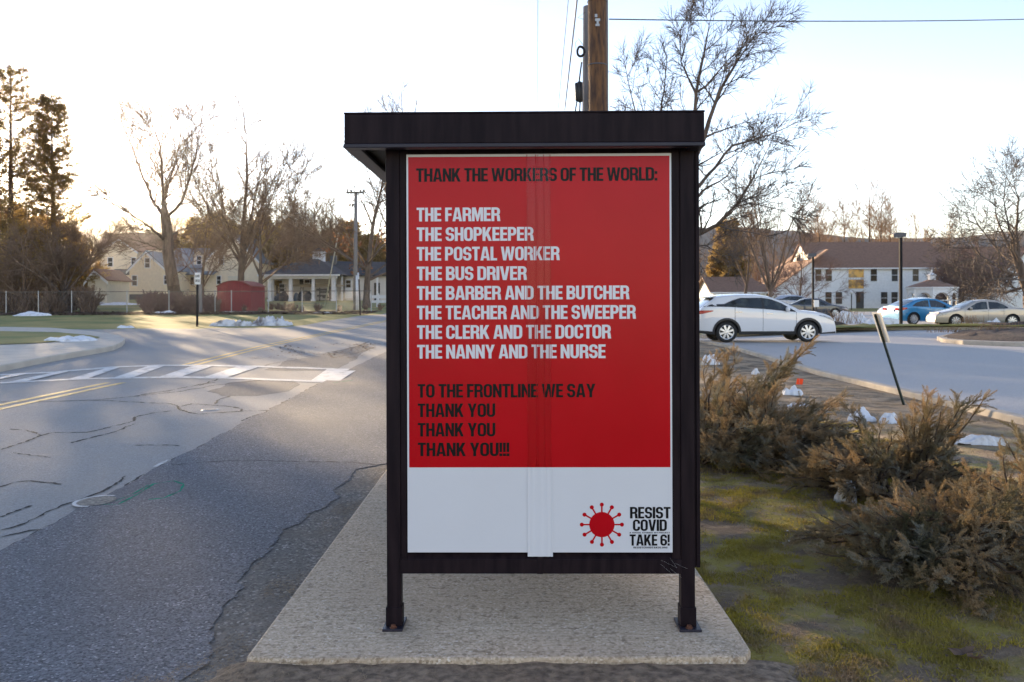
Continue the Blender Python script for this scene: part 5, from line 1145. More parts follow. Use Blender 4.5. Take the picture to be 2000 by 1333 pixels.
d = 110; e = empty('cream_cottage', (XD(288, d), d, terr(-50, d)), 'cream gabled cottage behind the large forked tree', 'house')
gable(e, 253, 326, 287, 526, 491, d, 8, MT['siding_cream'], MT['roof_blue'])
MB().box(XD(253, d)-.04, d-.04, 1.3, XD(326, d)+.04, d+.5, ZD(290, 575, d)).build('foundation', MT['foundation'], e)
pwin(e, 283.5, 292.5, 505, 523, d); pwin(e, 258.5, 267.5, 539, 558, d); pwin(e, 335-14, 341-15, 539, 555, d)
d = 118; e = empty('cream_farmhouse', (XD(430, d), d, terr(-50, d)), 'large cream house with tall right gable and a dormer in its grey roof', 'house')
gable(e, 400, 509, 453, 512, 456, d, 11, MT['siding_cream'], MT['roof_blue'])
x0, x1 = XD(318, d+1), XD(420, d+1); zq, zq2 = ZD(360, 524, d+1), ZD(360, 485, d+6); mm = MB(); slab(mm, (x0, d+.6, zq), (x1, d+.6, zq), (x1, d+6, zq2), (x0, d+6, zq2), .14); slab(mm, (x0, d+11, zq), (x1, d+11, zq), (x1, d+6.02, zq2), (x0, d+6.02, zq2), .14); mm.build('roof', MT['roof_blue'], e)
MB().box(x0+.3, d+1.2, 1.4, XD(400, d)-.02, d+10.5, zq+.1).build('wall', MT['siding_cream'], e)
gd = MB(); a, b = XD(379, d+1.5), XD(398.5, d+1.5); t0, t1, t2 = ZD(388, 520, d+1.5), ZD(388, 499, d+1.5), ZD(388, 489, d+1.5); gd.prism([(a, d+1.5, t0), (b, d+1.5, t0), (b, d+1.5, t1), ((a+b)/2, d+1.5, t2), (a, d+1.5, t1)], (0, 3, 0)); gd.build('dormer', MT['siding_cream'], e)
rf = MB(); slab(rf, (a-.15, d+1.3, t1), (a-.15, d+4.5, t1), ((a+b)/2, d+4.5, t2+.15), ((a+b)/2, d+1.3, t2+.15), .1); slab(rf, (b+.15, d+1.3, t1), (b+.15, d+4.5, t1), ((a+b)/2, d+4.5, t2+.151), ((a+b)/2, d+1.3, t2+.151), .1); rf.build('roof', MT['roof_blue'], e)
pwin(e, 385, 392.5, 501, 517, d+1.5); pwin(e, 428, 436.5, 499, 516, d); pwin(e, 469, 477, 499, 516, d); pwin(e, 424, 431, 540, 555, d)
pwin(e, 345, 352, 538, 556, d+1.2); pwin(e, 357, 364, 542, 556, d+1.2); pwin(e, 372, 379, 542, 556, d+1.2)
pr = MB(); x0, x1 = XD(352, d-1.5), XD(418, d-1.5); slab(pr, (x0, d-1.8, ZD(380, 536, d-1.8)), (x1, d-1.8, ZD(380, 536, d-1.8)), (x1, d+1.1, ZD(380, 526, d+1)), (x0, d+1.1, ZD(380, 526, d+1)), .1); pr.build('roof', MT['roof_blue'], e)
MB().box(XD(448, d), d-.5, 1.3, XD(476, d), d-.02, ZD(460, 540, d)).build('chimney_base', MT['siding_pale'], e)

# chain link fence and white rail fence on the left
d = 59; e = empty('chain_link_fence', (XD(300, d), d, terr(-25, d)), 'long low chain link fence behind the lawn', 'fence')
hF = 1.45; xs = [XD(px, d) for px in (-60, 12, 75, 140, 248, 330, 420, 452, 524, 590, 657, 725)]
for x in xs: MB().tube([(x, d, terr(x, d)-.1), (x, d, terr(x, d)+hF+.08)], .035, 6).build('post', MT['steel'], e)
MB().tube([(x, d, terr(x, d)+hF) for x in xs], .025, 6).build('top_rail', MT['wood_grey'], e)
V = []; sg = []
x = xs[0]
while x < xs[-1]:
    z = terr(x, d)
    sg.append((x, d, z, x+hF*.6, d+.01, z+hF, .002, .002)); sg.append((x+hF*.6, d+.02, z, x, d+.02, z+hF, .002, .002)); x += .13
V, Fq = seg_mesh(sg, 3); mesh_np('mesh', V, Fq, MT['steel'], e)
g = G(735, 600); d = g.y; e = empty('rail_fence', g, 'white two rail fence beside the far grey pole', 'fence')
for px in (720.5, 738, 757, 776): x = XD(px, d); MB().box(x-.11, d-.11, g.z-.1, x+.11, d+.11, ZD(px, 573.5, d)).build('post', MT['white_trim'], e)
for a, b in ((583, 577), (592, 587)): MB().box(XD(717, d), d-.04, ZD(740, a, d), XD(800, d), d+.04, ZD(740, b, d)).build('rail', MT['white_trim'], e)

# lamp posts
def lamp(px, pyb, pyt, d, label, head=1.0):
    x = XD(px, d); z = terr(x, d); zt = ZD(px, pyt, d); e = empty('lamp_post', (x, d, z), label, 'lamp post')
    MB().box(x-.065, d-.065, z-.05, x+.065, d+.065, zt-.12).box(x-.14, d-.14, z-.05, x+.14, d+.14, z+.12).build('pole', MT['post_dark'], e, bevel=.01)
    MB().prism([(x-.42*head, d-.2, zt-.18), (x+.2, d-.2, zt-.16), (x+.2, d-.2, zt+.05), (x-.30*head, d-.2, zt+.05), (x-.44*head, d-.2, zt-.05)], (0, .4, 0)).build('lamp_head', MT['wire'], e, bevel=.02)
    MB().box(x-.36*head, d-.15, zt-.2, x-.02, d+.15, zt-.175).build('lens', MT['head_lamp'], e)
lamp(1759.5, 636, 457, 43.5, 'tall black square lamp post in front of the blue hatchback')
lamp(1588, 590, 497, 62, 'thinner lamp post rising behind the dark sedan')
d = 100; x = XD(1663, d); e = empty('lantern_post', (x, d, .42), 'short lantern post with a white globe near the white building entrance', 'lamp post')
MB().tube([(x, d, .4), (x, d, ZD(1663, 575, d))], .06, 8).build('pole', MT['post_dark'], e); MB().lathe([(0, 0), (.12, .03), (.2, .2), (.14, .36), (0, .42)], 12, Matrix.Translation((x, d, ZD(1663, 575, d)))).build('globe', MT['white_trim'], e, True)
d = 52; g = P(1593, 590, d)
e = empty('notice_sign', (g.x, d, .42), 'small pale notice sign on a dark post by the dark sedan', 'sign')
MB().tube([(g.x+.05, d, .4), (g.x+.05, d, ZD(1597, 600, d))], .03, 6).build('post', MT['post_dark'], e); MB().box(XD(1589, d), d-.05, ZD(1593, 600, d), XD(1599, d), d-.032, ZD(1593, 586.5, d)).build('panel', MT['sign_white'], e)

# ------------------------------------------------------------------ cars
def interp(pts, x): return float(np.interp(x, [p[0] for p in pts], [p[1] for p in pts]))
def make_car(name, label, loc, rz, S, paint, group='cars in the parking lot'):
    e = empty(name, loc, label, 'car', group, rz); L, Wd, rw = S['L'], S['W']/2, S['rw']; xw = S['wheels']; top = S['top']; belt = S['belt']; sill = S['sill']; Ra = rw+.055
    def plan(x): a = max(0, (S['pf']-(L-x))/S['pf']); b = max(0, (S['pr']-x)/S['pr']); return 1-.26*a**2.2-.16*b**2.4
    def hw(x, z):
        zb = interp(belt, x); w = Wd*plan(x); rel = (z-sill)/max(.05, zb-sill)
        if rel < 1: w *= 1-.055*max(0, .55-rel)**2*3-.018*max(0, rel-.6)
        else: w *= .993-.20*min(1.25, (z-zb)/.5)
        return w
    def bot(x):
        b = interp(S.get('bot', [(0, sill+.05), (.25, sill), (L-.3, sill), (L, sill+.02)]), x)
        for xc in xw:
            u = abs(x-xc)
            if u < Ra: b = max(b, rw+math.sqrt(Ra*Ra-u*u))
        return b
    xsn = set(np.linspace(0, L, 70)); 
    for xc in xw: xsn |= set(xc+Ra*np.sin(np.linspace(-1.5707, 1.5707, 17)))|{xc-Ra-.001, xc+Ra+.001}
    xsn |= set(p[0] for p in top); xsn = sorted(x for x in xsn if 0 <= x <= L)
    prof = []; NS, NA, NT = 12, 4, 5
    for x in xsn:
        zt = interp(top, x); zb = min(bot(x), zt-.12); rr = .10 if zt > interp(belt, x)+.2 else .07; pr = []
        for j in range(NS+1):
            z = zb+(zt-rr-zb)*j/NS; pr.append((hw(x, z), z))
        w0 = pr[-1][0]
        for j in range(1, NA+1): a = math.pi/2*j/NA; pr.append((w0-rr*1.2*(1-math.cos(a)), zt-rr+rr*math.sin(a)))
        w1 = pr[-1][0]
        for j in range(1, NT+1): y = w1*(1-j/NT); pr.append((y, zt+S.get('crown', .045)*(1-(y/w1)**2)))
        prof.append(pr)
    m = len(prof[0]); V = []; Fq = []
    for i, x in enumerate(xsn):
        row = prof[i]; V += [(x, y, z) for y, z in row]+[(x, -y, z) for y, z in row[-2::-1]]
    k = 2*m-1
    for i in range(len(xsn)-1):
        for j in range(k-1): Fq.append((i*k+j, i*k+j+1, (i+1)*k+j+1, (i+1)*k+j))
    mb = MB().add(V, Fq); mb.f.append(tuple(range(k))); mb.f.append(tuple(range((len(xsn)-1)*k, len(xsn)*k)))
    o = mb.build('body', paint, e, True, local=True)
    md = o.modifiers.new('es', 'EDGE_SPLIT'); md.split_angle = R(38)
    MB().box(.15, -Wd*.72, sill+.02, L-.2, Wd*.72, interp(belt, L/2)-.15).build('underbody', MT['black_plastic'], e, local=True)
    def side_patch(nm, spans, mm, lift=.006, both=True, parent=None, n=14):
        for s in ((1, -1) if both else (-1,)):
            for sp in spans:
                mb = MB(); x0, x1 = sp[0][0], sp[-1][0]; A = []
                xs_ = sorted(set(np.linspace(x0, x1, n))|set(p[0] for p in sp))
                for x in xs_:
                    a, b = interp([(p[0], p[1]) for p in sp], x), interp([(p[0], p[2]) for p in sp], x)
                    for q in range(5): z = a+(b-a)*q/4; A.append((x, s*(hw(x, z)+lift), z))
                mb.add(A, [(i*5+q, i*5+q+1, (i+1)*5+q+1, (i+1)*5+q) for i in range(len(xs_)-1) for q in range(4)])
                mb.build(nm, mm, parent or e, True, local=True)
    def top_patch(nm, x0, x1, k0, k1, mm, lift=.008, n=10):
        A = []; ny = 9
        for i in range(n+1):
            x = x0+(x1-x0)*i/n; zt = interp(top, x); w1 = hw(x, zt-.09)-.10; kk = k0+(k1-k0)*i/n
            for j in range(ny): y = w1*kk*(-1+2*j/(ny-1)); A.append((x, y, zt+S.get('crown', .045)*(1-min(1, (y/w1))**2)+lift))
        return MB().add(A, [(i*ny+j, i*ny+j+1, (i+1)*ny+j+1, (i+1)*ny+j) for i in range(n) for j in range(ny-1)]).build(nm, mm, e, True, local=True)
    for sp in S['side_glass']: side_patch('side_window', [sp], MT['car_glass'])
    if 'glass_trim' in S: side_patch('window_trim', S['glass_trim'], MT['black_plastic'], .003)
    if 'chrome' in S: side_patch('chrome_strip', S['chrome'], MT['chrome'], .008)
    top_patch('windscreen', S['ws'][0], S['ws'][1], .98, 1.03, MT['car_glass']); top_patch('rear_window', S['rg'][0], S['rg'][1], .85, .95, MT['car_glass'])
    for sp in S.get('head', []): side_patch('headlight', [sp], MT['head_lamp'], .006, n=6)
    for sp in S.get('tail', []): side_patch('tail_light', [sp], MT['tail_red'], .007, n=6)
    side_patch('door_seam', [[(x-.006, z0, z1), (x+.006, z0, z1)] for x, z0, z1 in S['seams']], MT['seam'], .002, n=2)
    if S.get('cladding'):
        for s in (1, -1):
            for xc in xw:
                A = []; mb = MB()
                for i in range(21):
                    t = math.pi*(-.06+1.12*i/20)
                    for r_ in (Ra-.005, Ra+.07):
                        x = xc-r_*math.cos(t); z = rw+r_*math.sin(t); A.append((x, s*(hw(x, max(z, sill))+.012), max(z, sill)))
                mb.add(A, [(2*i, 2*i+1, 2*i+3, 2*i+2) for i in range(20)]); mb.build('wheel_arch_trim', MT['black_plastic'], e, True, local=True)
        side_patch('sill_trim', [[(xw[0]+Ra, sill-.02, sill+.09), (xw[1]-Ra, sill-.02, sill+.09)], [(.05, sill+.03, sill+.13), (xw[0]-Ra, sill-.02, sill+.08)], [(xw[1]+Ra, sill-.01, sill+.03), (L-.02, sill+.02, sill+.07)]], MT['black_plastic'], .010)
    for s in (1, -1):
        for x, z in S['handles']: MB().box(x-.11, s*(hw(x, z)+.004)-.012, z-.014, x+.11, s*(hw(x, z)+.004)+.022, z+.014).build('door_handle', MT['chrome'] if S.get('chrome_handles') else paint, e, bevel=.006, local=True)
    mx, mz = S['mirror']
    for s in (1, -1):
        y = s*(hw(mx, mz)+.10); mr = MB().lathe([(0, -.10), (.07, -.085), (.095, 0), (.075, .07), (0, .09)], 12, Matrix.Translation((mx, y, mz+.02)) @ Matrix.Diagonal((.8, 1.15, .95, 1)))
        mr.box(mx-.04, min(y, y-s*.14), mz-.07, mx+.03, max(y, y-s*.14), mz-.03); mr.build('mirror', paint, e, True, local=True)
    for xc in xw:
        for s in (1, -1):
            y0 = s*(Wd-.02-.105); wd_ = .105
            T = MB().lathe([(rw*.70, -wd_), (rw*.80, -wd_*1.05), (rw*.95, -wd_*.92), (rw, -wd_*.6), (rw, wd_*.6), (rw*.95, wd_*.92), (rw*.80, wd_*1.05), (rw*.70, wd_)], 32, Matrix.Translation((xc, y0, rw)), 'y')
            wh = T.build('wheel', MT['tyre'], e, True, local=True)
            yo = y0+s*wd_*.72; rm = MB()
            rm.lathe([(rw*.71, s*wd_*.25), (rw*.70, 0), (rw*.63, -s*.01), (rw*.62, -s*.03)], 32, Matrix.Translation((xc, yo, rw)), 'y')
            ns = S.get('spokes', 7)
            for q in range(ns):
                a = 2*math.pi*q/ns+.3; ux, uz = math.cos(a), math.sin(a); vx_, vz_ = -uz, ux; h0, h1 = rw*.075, rw*.105
                A = [(xc+ux*.06+vx_*h0, yo+s*.010, rw+uz*.06+vz_*h0), (xc+ux*rw*.66+vx_*h1, yo+s*.004, rw+uz*rw*.66+vz_*h1), (xc+ux*rw*.66-vx_*h1, yo+s*.004, rw+uz*rw*.66-vz_*h1), (xc+ux*.06-vx_*h0, yo+s*.010, rw+uz*.06-vz_*h0)]
                rm.prism(A, (0, -s*.03, 0))
            rm.lathe([(0, s*.02), (rw*.15, s*.018), (rw*.19, s*.004), (rw*.19, -s*.03)], 14, Matrix.Translation((xc, yo, rw)), 'y')
            rm.build('rim', MT['alloy'], wh, local=True)
            MB().lathe([(0, 0), (rw*.68, 0)], 20, Matrix.Translation((xc, yo-s*.055, rw)), 'y').build('brake_disc', MT['black_plastic'], wh, local=True)
    if 'extra' in S: S['extra'](e, hw)
    return e
def plate_rear(x, z, wd=.26, h=.07):
    return lambda e, hw: MB().box(x-.03, -wd, z-h, x-.005, wd, z+h).build('number_plate', MT['plate'], e, local=True)
SUV = dict(L=4.89, W=1.89, rw=.365, wheels=(1.06, 3.85), sill=.30, pf=1.1, pr=.9, crown=.05,
 top=[(0, .62), (.02, .78), (.10, 1.02), (.20, 1.18), (.45, 1.38), (.66, 1.54), (.72, 1.59), (1.0, 1.63), (1.5, 1.655), (2.0, 1.655), (2.3, 1.635), (2.65, 1.565), (2.95, 1.45), (3.25, 1.30), (3.55, 1.13), (3.62, 1.10), (3.9, 1.075), (4.2, 1.04), (4.5, .975), (4.68, .90), (4.80, .79), (4.87, .60), (4.89, .42)],
 belt=[(0, 1.1), (.6, 1.26), (1.3, 1.24), (2.3, 1.17), (3.3, 1.08), (3.7, 1.03), (4.89, .8)],
 side_glass=[[(.98, 1.255, 1.29), (1.25, 1.25, 1.42), (1.55, 1.235, 1.52), (2.1, 1.195, 1.535), (2.26, 1.185, 1.525)], [(2.36, 1.18, 1.52), (2.6, 1.16, 1.465), (2.95, 1.125, 1.33), (3.3, 1.085, 1.13), (3.36, 1.075, 1.085)]],
 glass_trim=[[(.28, 1.245, 1.26), (.55, 1.25, 1.33), (.98, 1.24, 1.34), (1.25, 1.23, 1.46), (1.55, 1.21, 1.55), (2.3, 1.165, 1.55), (2.6, 1.14, 1.50), (2.95, 1.10, 1.36), (3.42, 1.055, 1.08)]],
 ws=(2.62, 3.56), rg=(.16, .66), head=[[(4.22, .93, .95), (4.5, .84, .91), (4.70, .76, .84), (4.79, .73, .77)]], tail=[[(.03, .98, 1.10), (.25, 1.00, 1.12), (.55, 1.07, 1.12), (.60, 1.09, 1.11)]],
 seams=[(2.30, .40, 1.17), (1.34, .75, 1.22), (3.44, .40, 1.06)], handles=[(1.48, 1.06), (2.52, 1.00)], chrome_handles=True, mirror=(3.12, 1.13), cladding=True, spokes=8,
 extra=lambda e, hw: (MB().prism([(.52, -.62, 1.555), (.76, -.66, 1.60), (.76, -.66, 1.645), (.50, -.60, 1.585)], (0, 1.24, 0)).build('spoiler', MT['p_white'], e, local=True)))
sv = G(1421, 670.5); sd = sv.y
make_car('white_suv', 'white suv with black wheel arches crossing the lot entrance', (XD(1421, sd)-1.06*.965, sd+1.0, terr(14, sd)+.012), 0, dict(SUV), MT['p_white']).scale = (.965, .965, .955)
SED = dict(L=4.98, W=1.86, rw=.335, wheels=(1.05, 3.95), sill=.24, pf=1.2, pr=1.0, crown=.04, spokes=9,
 top=[(0, .62), (.02, .80), (.06, .97), (.5, 1.0), (.85, 1.02), (1.1, 1.13), (1.5, 1.33), (1.8, 1.42), (2.2, 1.455), (2.6, 1.44), (2.9, 1.38), (3.3, 1.19), (3.65, 1.00), (3.8, .96), (4.2, .89), (4.6, .80), (4.85, .70), (4.95, .58), (4.98, .42)],
 belt=[(0, .93), (1.0, .96), (2.5, .94), (3.6, .91), (4.98, .7)],
 side_glass=[[(1.28, 1.0, 1.06), (1.5, .985, 1.22), (1.8, .98, 1.33), (2.25, .965, 1.365)], [(2.33, .965, 1.365), (2.6, .95, 1.355), (2.85, .94, 1.29), (3.2, .93, 1.09), (3.4, .925, .96)]],
 ws=(2.85, 3.68), rg=(1.02, 1.62), head=[[(4.4, .70, .74), (4.7, .62, .73), (4.9, .58, .66)]], tail=[[(.02, .72, .90), (.25, .76, .90), (.4, .80, .88)]],
 seams=[(2.3, .30, .95), (1.5, .62, .97), (3.5, .30, .91)], handles=[(1.55, .86), (2.5, .84)], mirror=(3.22, .98), chrome=[[(1.3, .31, .335), (3.5, .31, .335)]])
def place(px, py, S, which, rz, fn, **k):
    g = G(px, py); x = S['wheels'][which]; c, s = math.cos(rz), math.sin(rz); yb = -S['W']/2
    return (g.x-(x*c-yb*s), g.y-(x*s+yb*c), terr(g.x, g.y)+.012)
rz = R(174); S = SED
def place2(px, py, S, which, rz, side):
    g = G(px, py); x = S['wheels'][which]; y = side*S['W']/2; c, s = math.cos(rz), math.sin(rz)
    return (g.x-(x*c-y*s), g.y-(x*s+y*c), terr(g.x, g.y)+.012)
make_car('beige_sedan', 'beige sedan parked facing left beside the mulch bed', place2(1858, 640.0, S, 1, rz, 1), rz, dict(SED), MT['p_beige']).scale = (.93, .93, .94)
HAT = dict(L=4.4, W=1.78, rw=.33, wheels=(.82, 3.5), sill=.22, pf=1.0, pr=.8, crown=.04, spokes=10,
 top=[(0, .62), (.02, .80), (.07, 1.0), (.35, 1.06), (.6, 1.18), (1.0, 1.36), (1.4, 1.44), (1.9, 1.46), (2.3, 1.43), (2.6, 1.34), (3.0, 1.15), (3.3, 1.0), (3.6, .95), (4.0, .86), (4.25, .75), (4.37, .6), (4.4, .42)],
 belt=[(0, .96), (.9, .99), (2.2, .95), (3.2, .91), (4.4, .7)],
 side_glass=[[(.75, 1.02, 1.06), (1.0, 1.01, 1.22), (1.4, 1.0, 1.33), (1.75, .98, 1.36)], [(1.84, .98, 1.36), (2.2, .96, 1.345), (2.5, .95, 1.24), (2.9, .93, 1.03), (3.0, .93, .96)]],
 ws=(2.5, 3.3), rg=(.2, .95), head=[[(3.9, .72, .76), (4.15, .62, .74), (4.32, .58, .66)]], tail=[[(.01, .80, .95), (.15, .80, .96), (.42, .88, .95)]],
 seams=[(1.8, .30, .97), (1.0, .65, .99), (3.1, .30, .92)], handles=[(1.1, .88), (2.0, .86)], mirror=(2.78, .99))
hx = dict(HAT); hx['extra'] = lambda e, hw: (MB().box(-.02, -.30, .72, -.002, .30, .87).build('number_plate', MT['plate'], e, local=True), MB().box(-.015, .40, .80, -.001, .72, .94).box(-.015, -.72, .80, -.001, -.40, .94).build('tail_light', MT['tail_red'], e, local=True))
rz = R(10); make_car('blue_hatchback', 'bright blue hatchback parked facing right just behind the lamp post', place2(1785.5, 635.5, HAT, 0, rz, -1), rz, hx, MT['p_blue'])
rz = R(180+22); make_car('silver_hatchback', 'silver hatchback mostly hidden behind the blue car', (XD(1724, 57)+4.4, 57.5, terr(20, 57)+.012), R(180+4), dict(HAT), MT['p_silver'])
rz = R(-14); make_car('dark_sedan', 'dark slate sedan parked behind the white suv', place2(1632, 621, SED, 1, rz, -1), rz, dict(SED), MT['p_dark'])
make_car('grey_blue_suv', 'grey blue suv in the back row behind the dark sedan', (XD(1502, 78), 78, .34), R(-6), dict(SUV, L=4.89, glass_trim=SUV['glass_trim'], extra=lambda e, hw: None), MT['p_greyblue'])

# ------------------------------------------------------------------ snow, beds, islands
def snow(px, py, wpx, h, seed, label, m='snow', aspect=.6, lump=.85, ang=0.0):
    g = G(px, py); w = wpx/F*g.y; n = 64; V = []; dp = w*aspect
    ca_, sa_ = math.cos(ang), math.sin(ang)
    for j in range(n):
        for i in range(n):
            u, v = -1+2*i/(n-1), -1+2*j/(n-1); r = math.hypot(u, v); t = math.atan2(v, u)
            edge = .78+.36*noise.noise(Vector((math.cos(t)*1.5+seed, math.sin(t)*1.5, seed*.7)))+.12*noise.noise(Vector((math.cos(t)*3+seed, math.sin(t)*5, seed)))
            f = max(0.0, 1-(r/edge)**2); rg_ = (.55*noise.noise(Vector((u*9, v*4, seed)))+.3*noise.noise(Vector((u*19, v*8, seed)))) if m == 'snow_dirty' else 0; hz = 1.25*h*(f**.5)*max(.15, 1-lump*.45+lump*(rg_+.9*noise.noise(Vector((u*1.6+seed, v*1.6, seed)))+.22*noise.noise(Vector((u*4, v*4, seed)))+.06*noise.noise(Vector((u*13, v*13, seed))))) if f > 0 else -.03
            x = g.x+(u*w*ca_-v*dp*sa_); y = g.y+(u*w*sa_+v*dp*ca_); V.append((x, y, vz(x, y)+hz))
    Fq = [(j*n+i, j*n+i+1, (j+1)*n+i+1, (j+1)*n+i) for j in range(n-1) for i in range(n-1)]
    o = mesh_np('snow_patch', np.array(V), np.array(Fq), MT[m], None, True); return tag(o, label, 'snow')
sn = snow(137, 676, 60, .20, 1, 'melting snow patch lying on the sidewalk corner'); sn.location.z = .16
snow(62, 617, 40, .22, 2, 'low snow streak on the lawn at the far left')
snow(215, 596, 60, .25, 3, 'white snow behind the fence in front of the pale cottage')
snow(322, 612, 26, .15, 4, 'small snow patch on the lawn left of the do not enter sign')
snow(245, 641, 22, .10, 14, 'thin snow scrap along the side street edge')
snow(462, 610, 55, .06, 5, 'long thin line of snow below the red shed', aspect=.05)
snow(633, 612, 22, .06, 6, 'faint snow streak on the lawn below the porch', aspect=.3)
snow(455, 637, 62, .26, 7, 'dirty snowbank along the lawn corner, its left half', 'snow_dirty', aspect=.28, lump=.9); snow(535, 636, 50, .36, 8, 'dirty snowbank along the lawn corner, its taller right half', 'snow_dirty', aspect=.4, lump=.9)
for i, a in enumerate(((1548, 776, 26, .16, .7, 'white snow lump near the orange flag'), (1560, 800, 30, .07, .7, 'flat icy snow just below the orange flag'), (1680, 824, 36, .13, .5, 'lumpy snow between the two tall juniper sprays'), (1738, 829, 26, .11, .5, 'snow lump at the foot of the leaning sign'), (1655, 990, 28, .17, .8, 'bright snow mound between the near junipers'), (1770, 985, 22, .08, .8, 'small snow scrap under the middle juniper'), (1476, 735, 10, .12, .8, 'little snow clump behind the left juniper'), (1388, 715, 22, .22, .8, 'greyish snow lump beside the shelter post'))):
    snow(a[0], a[1], a[2], a[3], 20+i, a[5], aspect=a[4])
snow(1905, 876, 62, .12, 31, 'elongated snow ridge on the grass right of the middle juniper', aspect=.16, ang=-.35)
for i, a in enumerate(((1660, 637, 46, .55, .5, 'snow heap left of the tall lamp post'), (1722, 639, 48, .36, .4, 'snow heap at the foot of the tall lamp post'), (1985, 639, 26, .30, .4, 'snow lump behind the beige sedan'), (1940, 640, 18, .26, .6, 'snow clump against the beige sedan rear wheel'))):
    snow(a[0], a[1], a[2], a[3], 40+i, a[5], aspect=a[4]*.6).location.z = .16
# planting strips in the lot
def bed(name, px, m, off, seed):
    pts = [tuple(G(x, y)[:2]) for x, y in px]; return structure(sheet(name, jag(pts+[pts[0]], .08, .6, seed)[:-1], off, m))
il = [G(x, y) for x, y in ((1830, 665), (1850, 660), (1920, 653), (2000, 651), (2160, 650), (2200, 670), (2100, 678), (1980, 678), (1880, 674), (1840, 670))]
mb = MB(); mb.prism([(p.x, p.y, terr(p.x, p.y)-.1) for p in il], (0, 0, .24)); structure(mb.build('island_kerb', MT['kerb'], bevel=.03))
ctr = sum(il, Vector())/len(il); V = []
n = 30
ilp = [(p.x, p.y) for p in il]
mv = []; 
for p in il: mv.append(ctr+(p-ctr)*.94)
def dens3(pts, n):
    return [Vector((q.x, q.y, terr(q.x, q.y))) for q in dens(pts, n)]
def mound(name, ring, h, m, seed):
    c = sum(ring, Vector())/len(ring); V = []; K = len(ring)*4; RN = 10
    R_ = []
    for i in range(len(ring)):
        a, b = ring[i], ring[(i+1) % len(ring)]
        for q in range(4): R_.append(a+(b-a)*q/4)
    for j in range(RN+1):
        f = j/RN
        for p in R_:
            q = p+(c-p)*f; V.append((q.x, q.y, terr(q.x, q.y)+h*(1-(1-f)**2.5)+.10*noise.noise(Vector((q.x*1.5, q.y*1.5, seed)))*min(1, f*6)+.05*noise.noise(Vector((q.x*7, q.y*7, seed)))*min(1, f*6)))
    Fq = [(j*K+i, j*K+(i+1) % K, (j+1)*K+(i+1) % K, (j+1)*K+i) for j in range(RN) for i in range(K)]
    V = np.array(V); V[:, 2] += .13; o = mesh_np(name, V, np.array(Fq), MT[m], None, True); return structure(o)
mound('mulch_bed', mv, .22, 'mulch', 3)
rg = [p+Vector((0, .1, 0)) for p in dens3(farK, 3)]+[p+Vector((0, 3.0, 0)) for p in dens3(farK, 3)[::-1]]; mound('grass_strip', rg, .10, 'lawn', 5)
fk = [p for p in dens3(farK, 1.5) if p.x > XD(1800, p.y)]; rg = [p+Vector((0, .5, .06)) for p in fk]+[p+Vector((0, 2.4, .06)) for p in fk[::-1]]; mound('mulch_bed', rg, .20, 'mulch', 9)
q0 = G(1620, 643); rg = [q0+Vector((a, b, .05)) for a, b in ((-1.6, 1.2), (0, .8), (1.6, 1.2), (1.6, 2.2), (0, 2.6), (-1.6, 2.2))]; mound('mulch_bed', rg, .22, 'mulch', 6)

# ------------------------------------------------------------------ foliage near the camera
def spray_template(seed):
    r = random.Random(seed); T = []
    def leaf(p, d, L, w):
        s = perp(d, r)*w; T.append((p-s, p+s, p+d*L))
    p = Vector((0, 0, 0)); d = Vector((1, 0, 0)); n = 16; bend = r.uniform(-.02, .05)
    for i in range(n):
        q = p+d*(1/n); T.append((p-perp(d, r)*.012, p+perp(d, r)*.012, q)); f = i/n
        for s in (1, -1):
            if f < .12: continue
            ax = Vector((0, s*r.uniform(.6, 1), r.uniform(-.45, .45))); td = (d*r.uniform(.8, 1.3)+ax*.8).normalized(); L = (.25*(1-f)**.8+.06)*r.uniform(.7, 1.25); k = max(3, int(L/.042)); tp_ = q; 
            for j in range(k):
                tq = tp_+td*(L/k); T.append((tp_-perp(td, r)*.009, tp_+perp(td, r)*.009, tq))
                for _ in range(2):
                    ld = (td*1.3+perp(td, r)*1.0).normalized(); leaf(tp_+(tq-tp_)*r.random(), ld, r.uniform(.06, .11), .0105)
                tp_ = tq; td = (td+Vector((r.gauss(0, .1), r.gauss(0, .1), r.gauss(0, .1)+.03))).normalized()
            leaf(tp_, td, .06, .009)
        p = q; d = (d+Vector((0, r.gauss(0, .05), bend+r.gauss(0, .05)))).normalized()
    return np.array([[tuple(v) for v in t] for t in T]).reshape(-1, 3)
SP = [spray_template(300+i) for i in range(5)]
def place_sprays(items, seed):
    r = random.Random(seed); out = []
    for p, d, s in items:
        T = SP[r.randrange(5)]; d = Vector(d).normalized(); y = d.cross(Vector((0, 0, 1))); y = y.normalized() if y.length > 1e-3 else Vector((0, 1, 0)); z = y.cross(d)*-1; a = r.uniform(-.7, .7)
        y2 = y*math.cos(a)+z*math.sin(a); z2 = z*math.cos(a)-y*math.sin(a)
        Mx = np.array([[d.x, y2.x, z2.x], [d.y, y2.y, z2.y], [d.z, y2.z, z2.z]])*s
        out.append(T @ Mx.T+np.array(p))
    V = np.concatenate(out); return V, np.arange(len(V)).reshape(-1, 3)
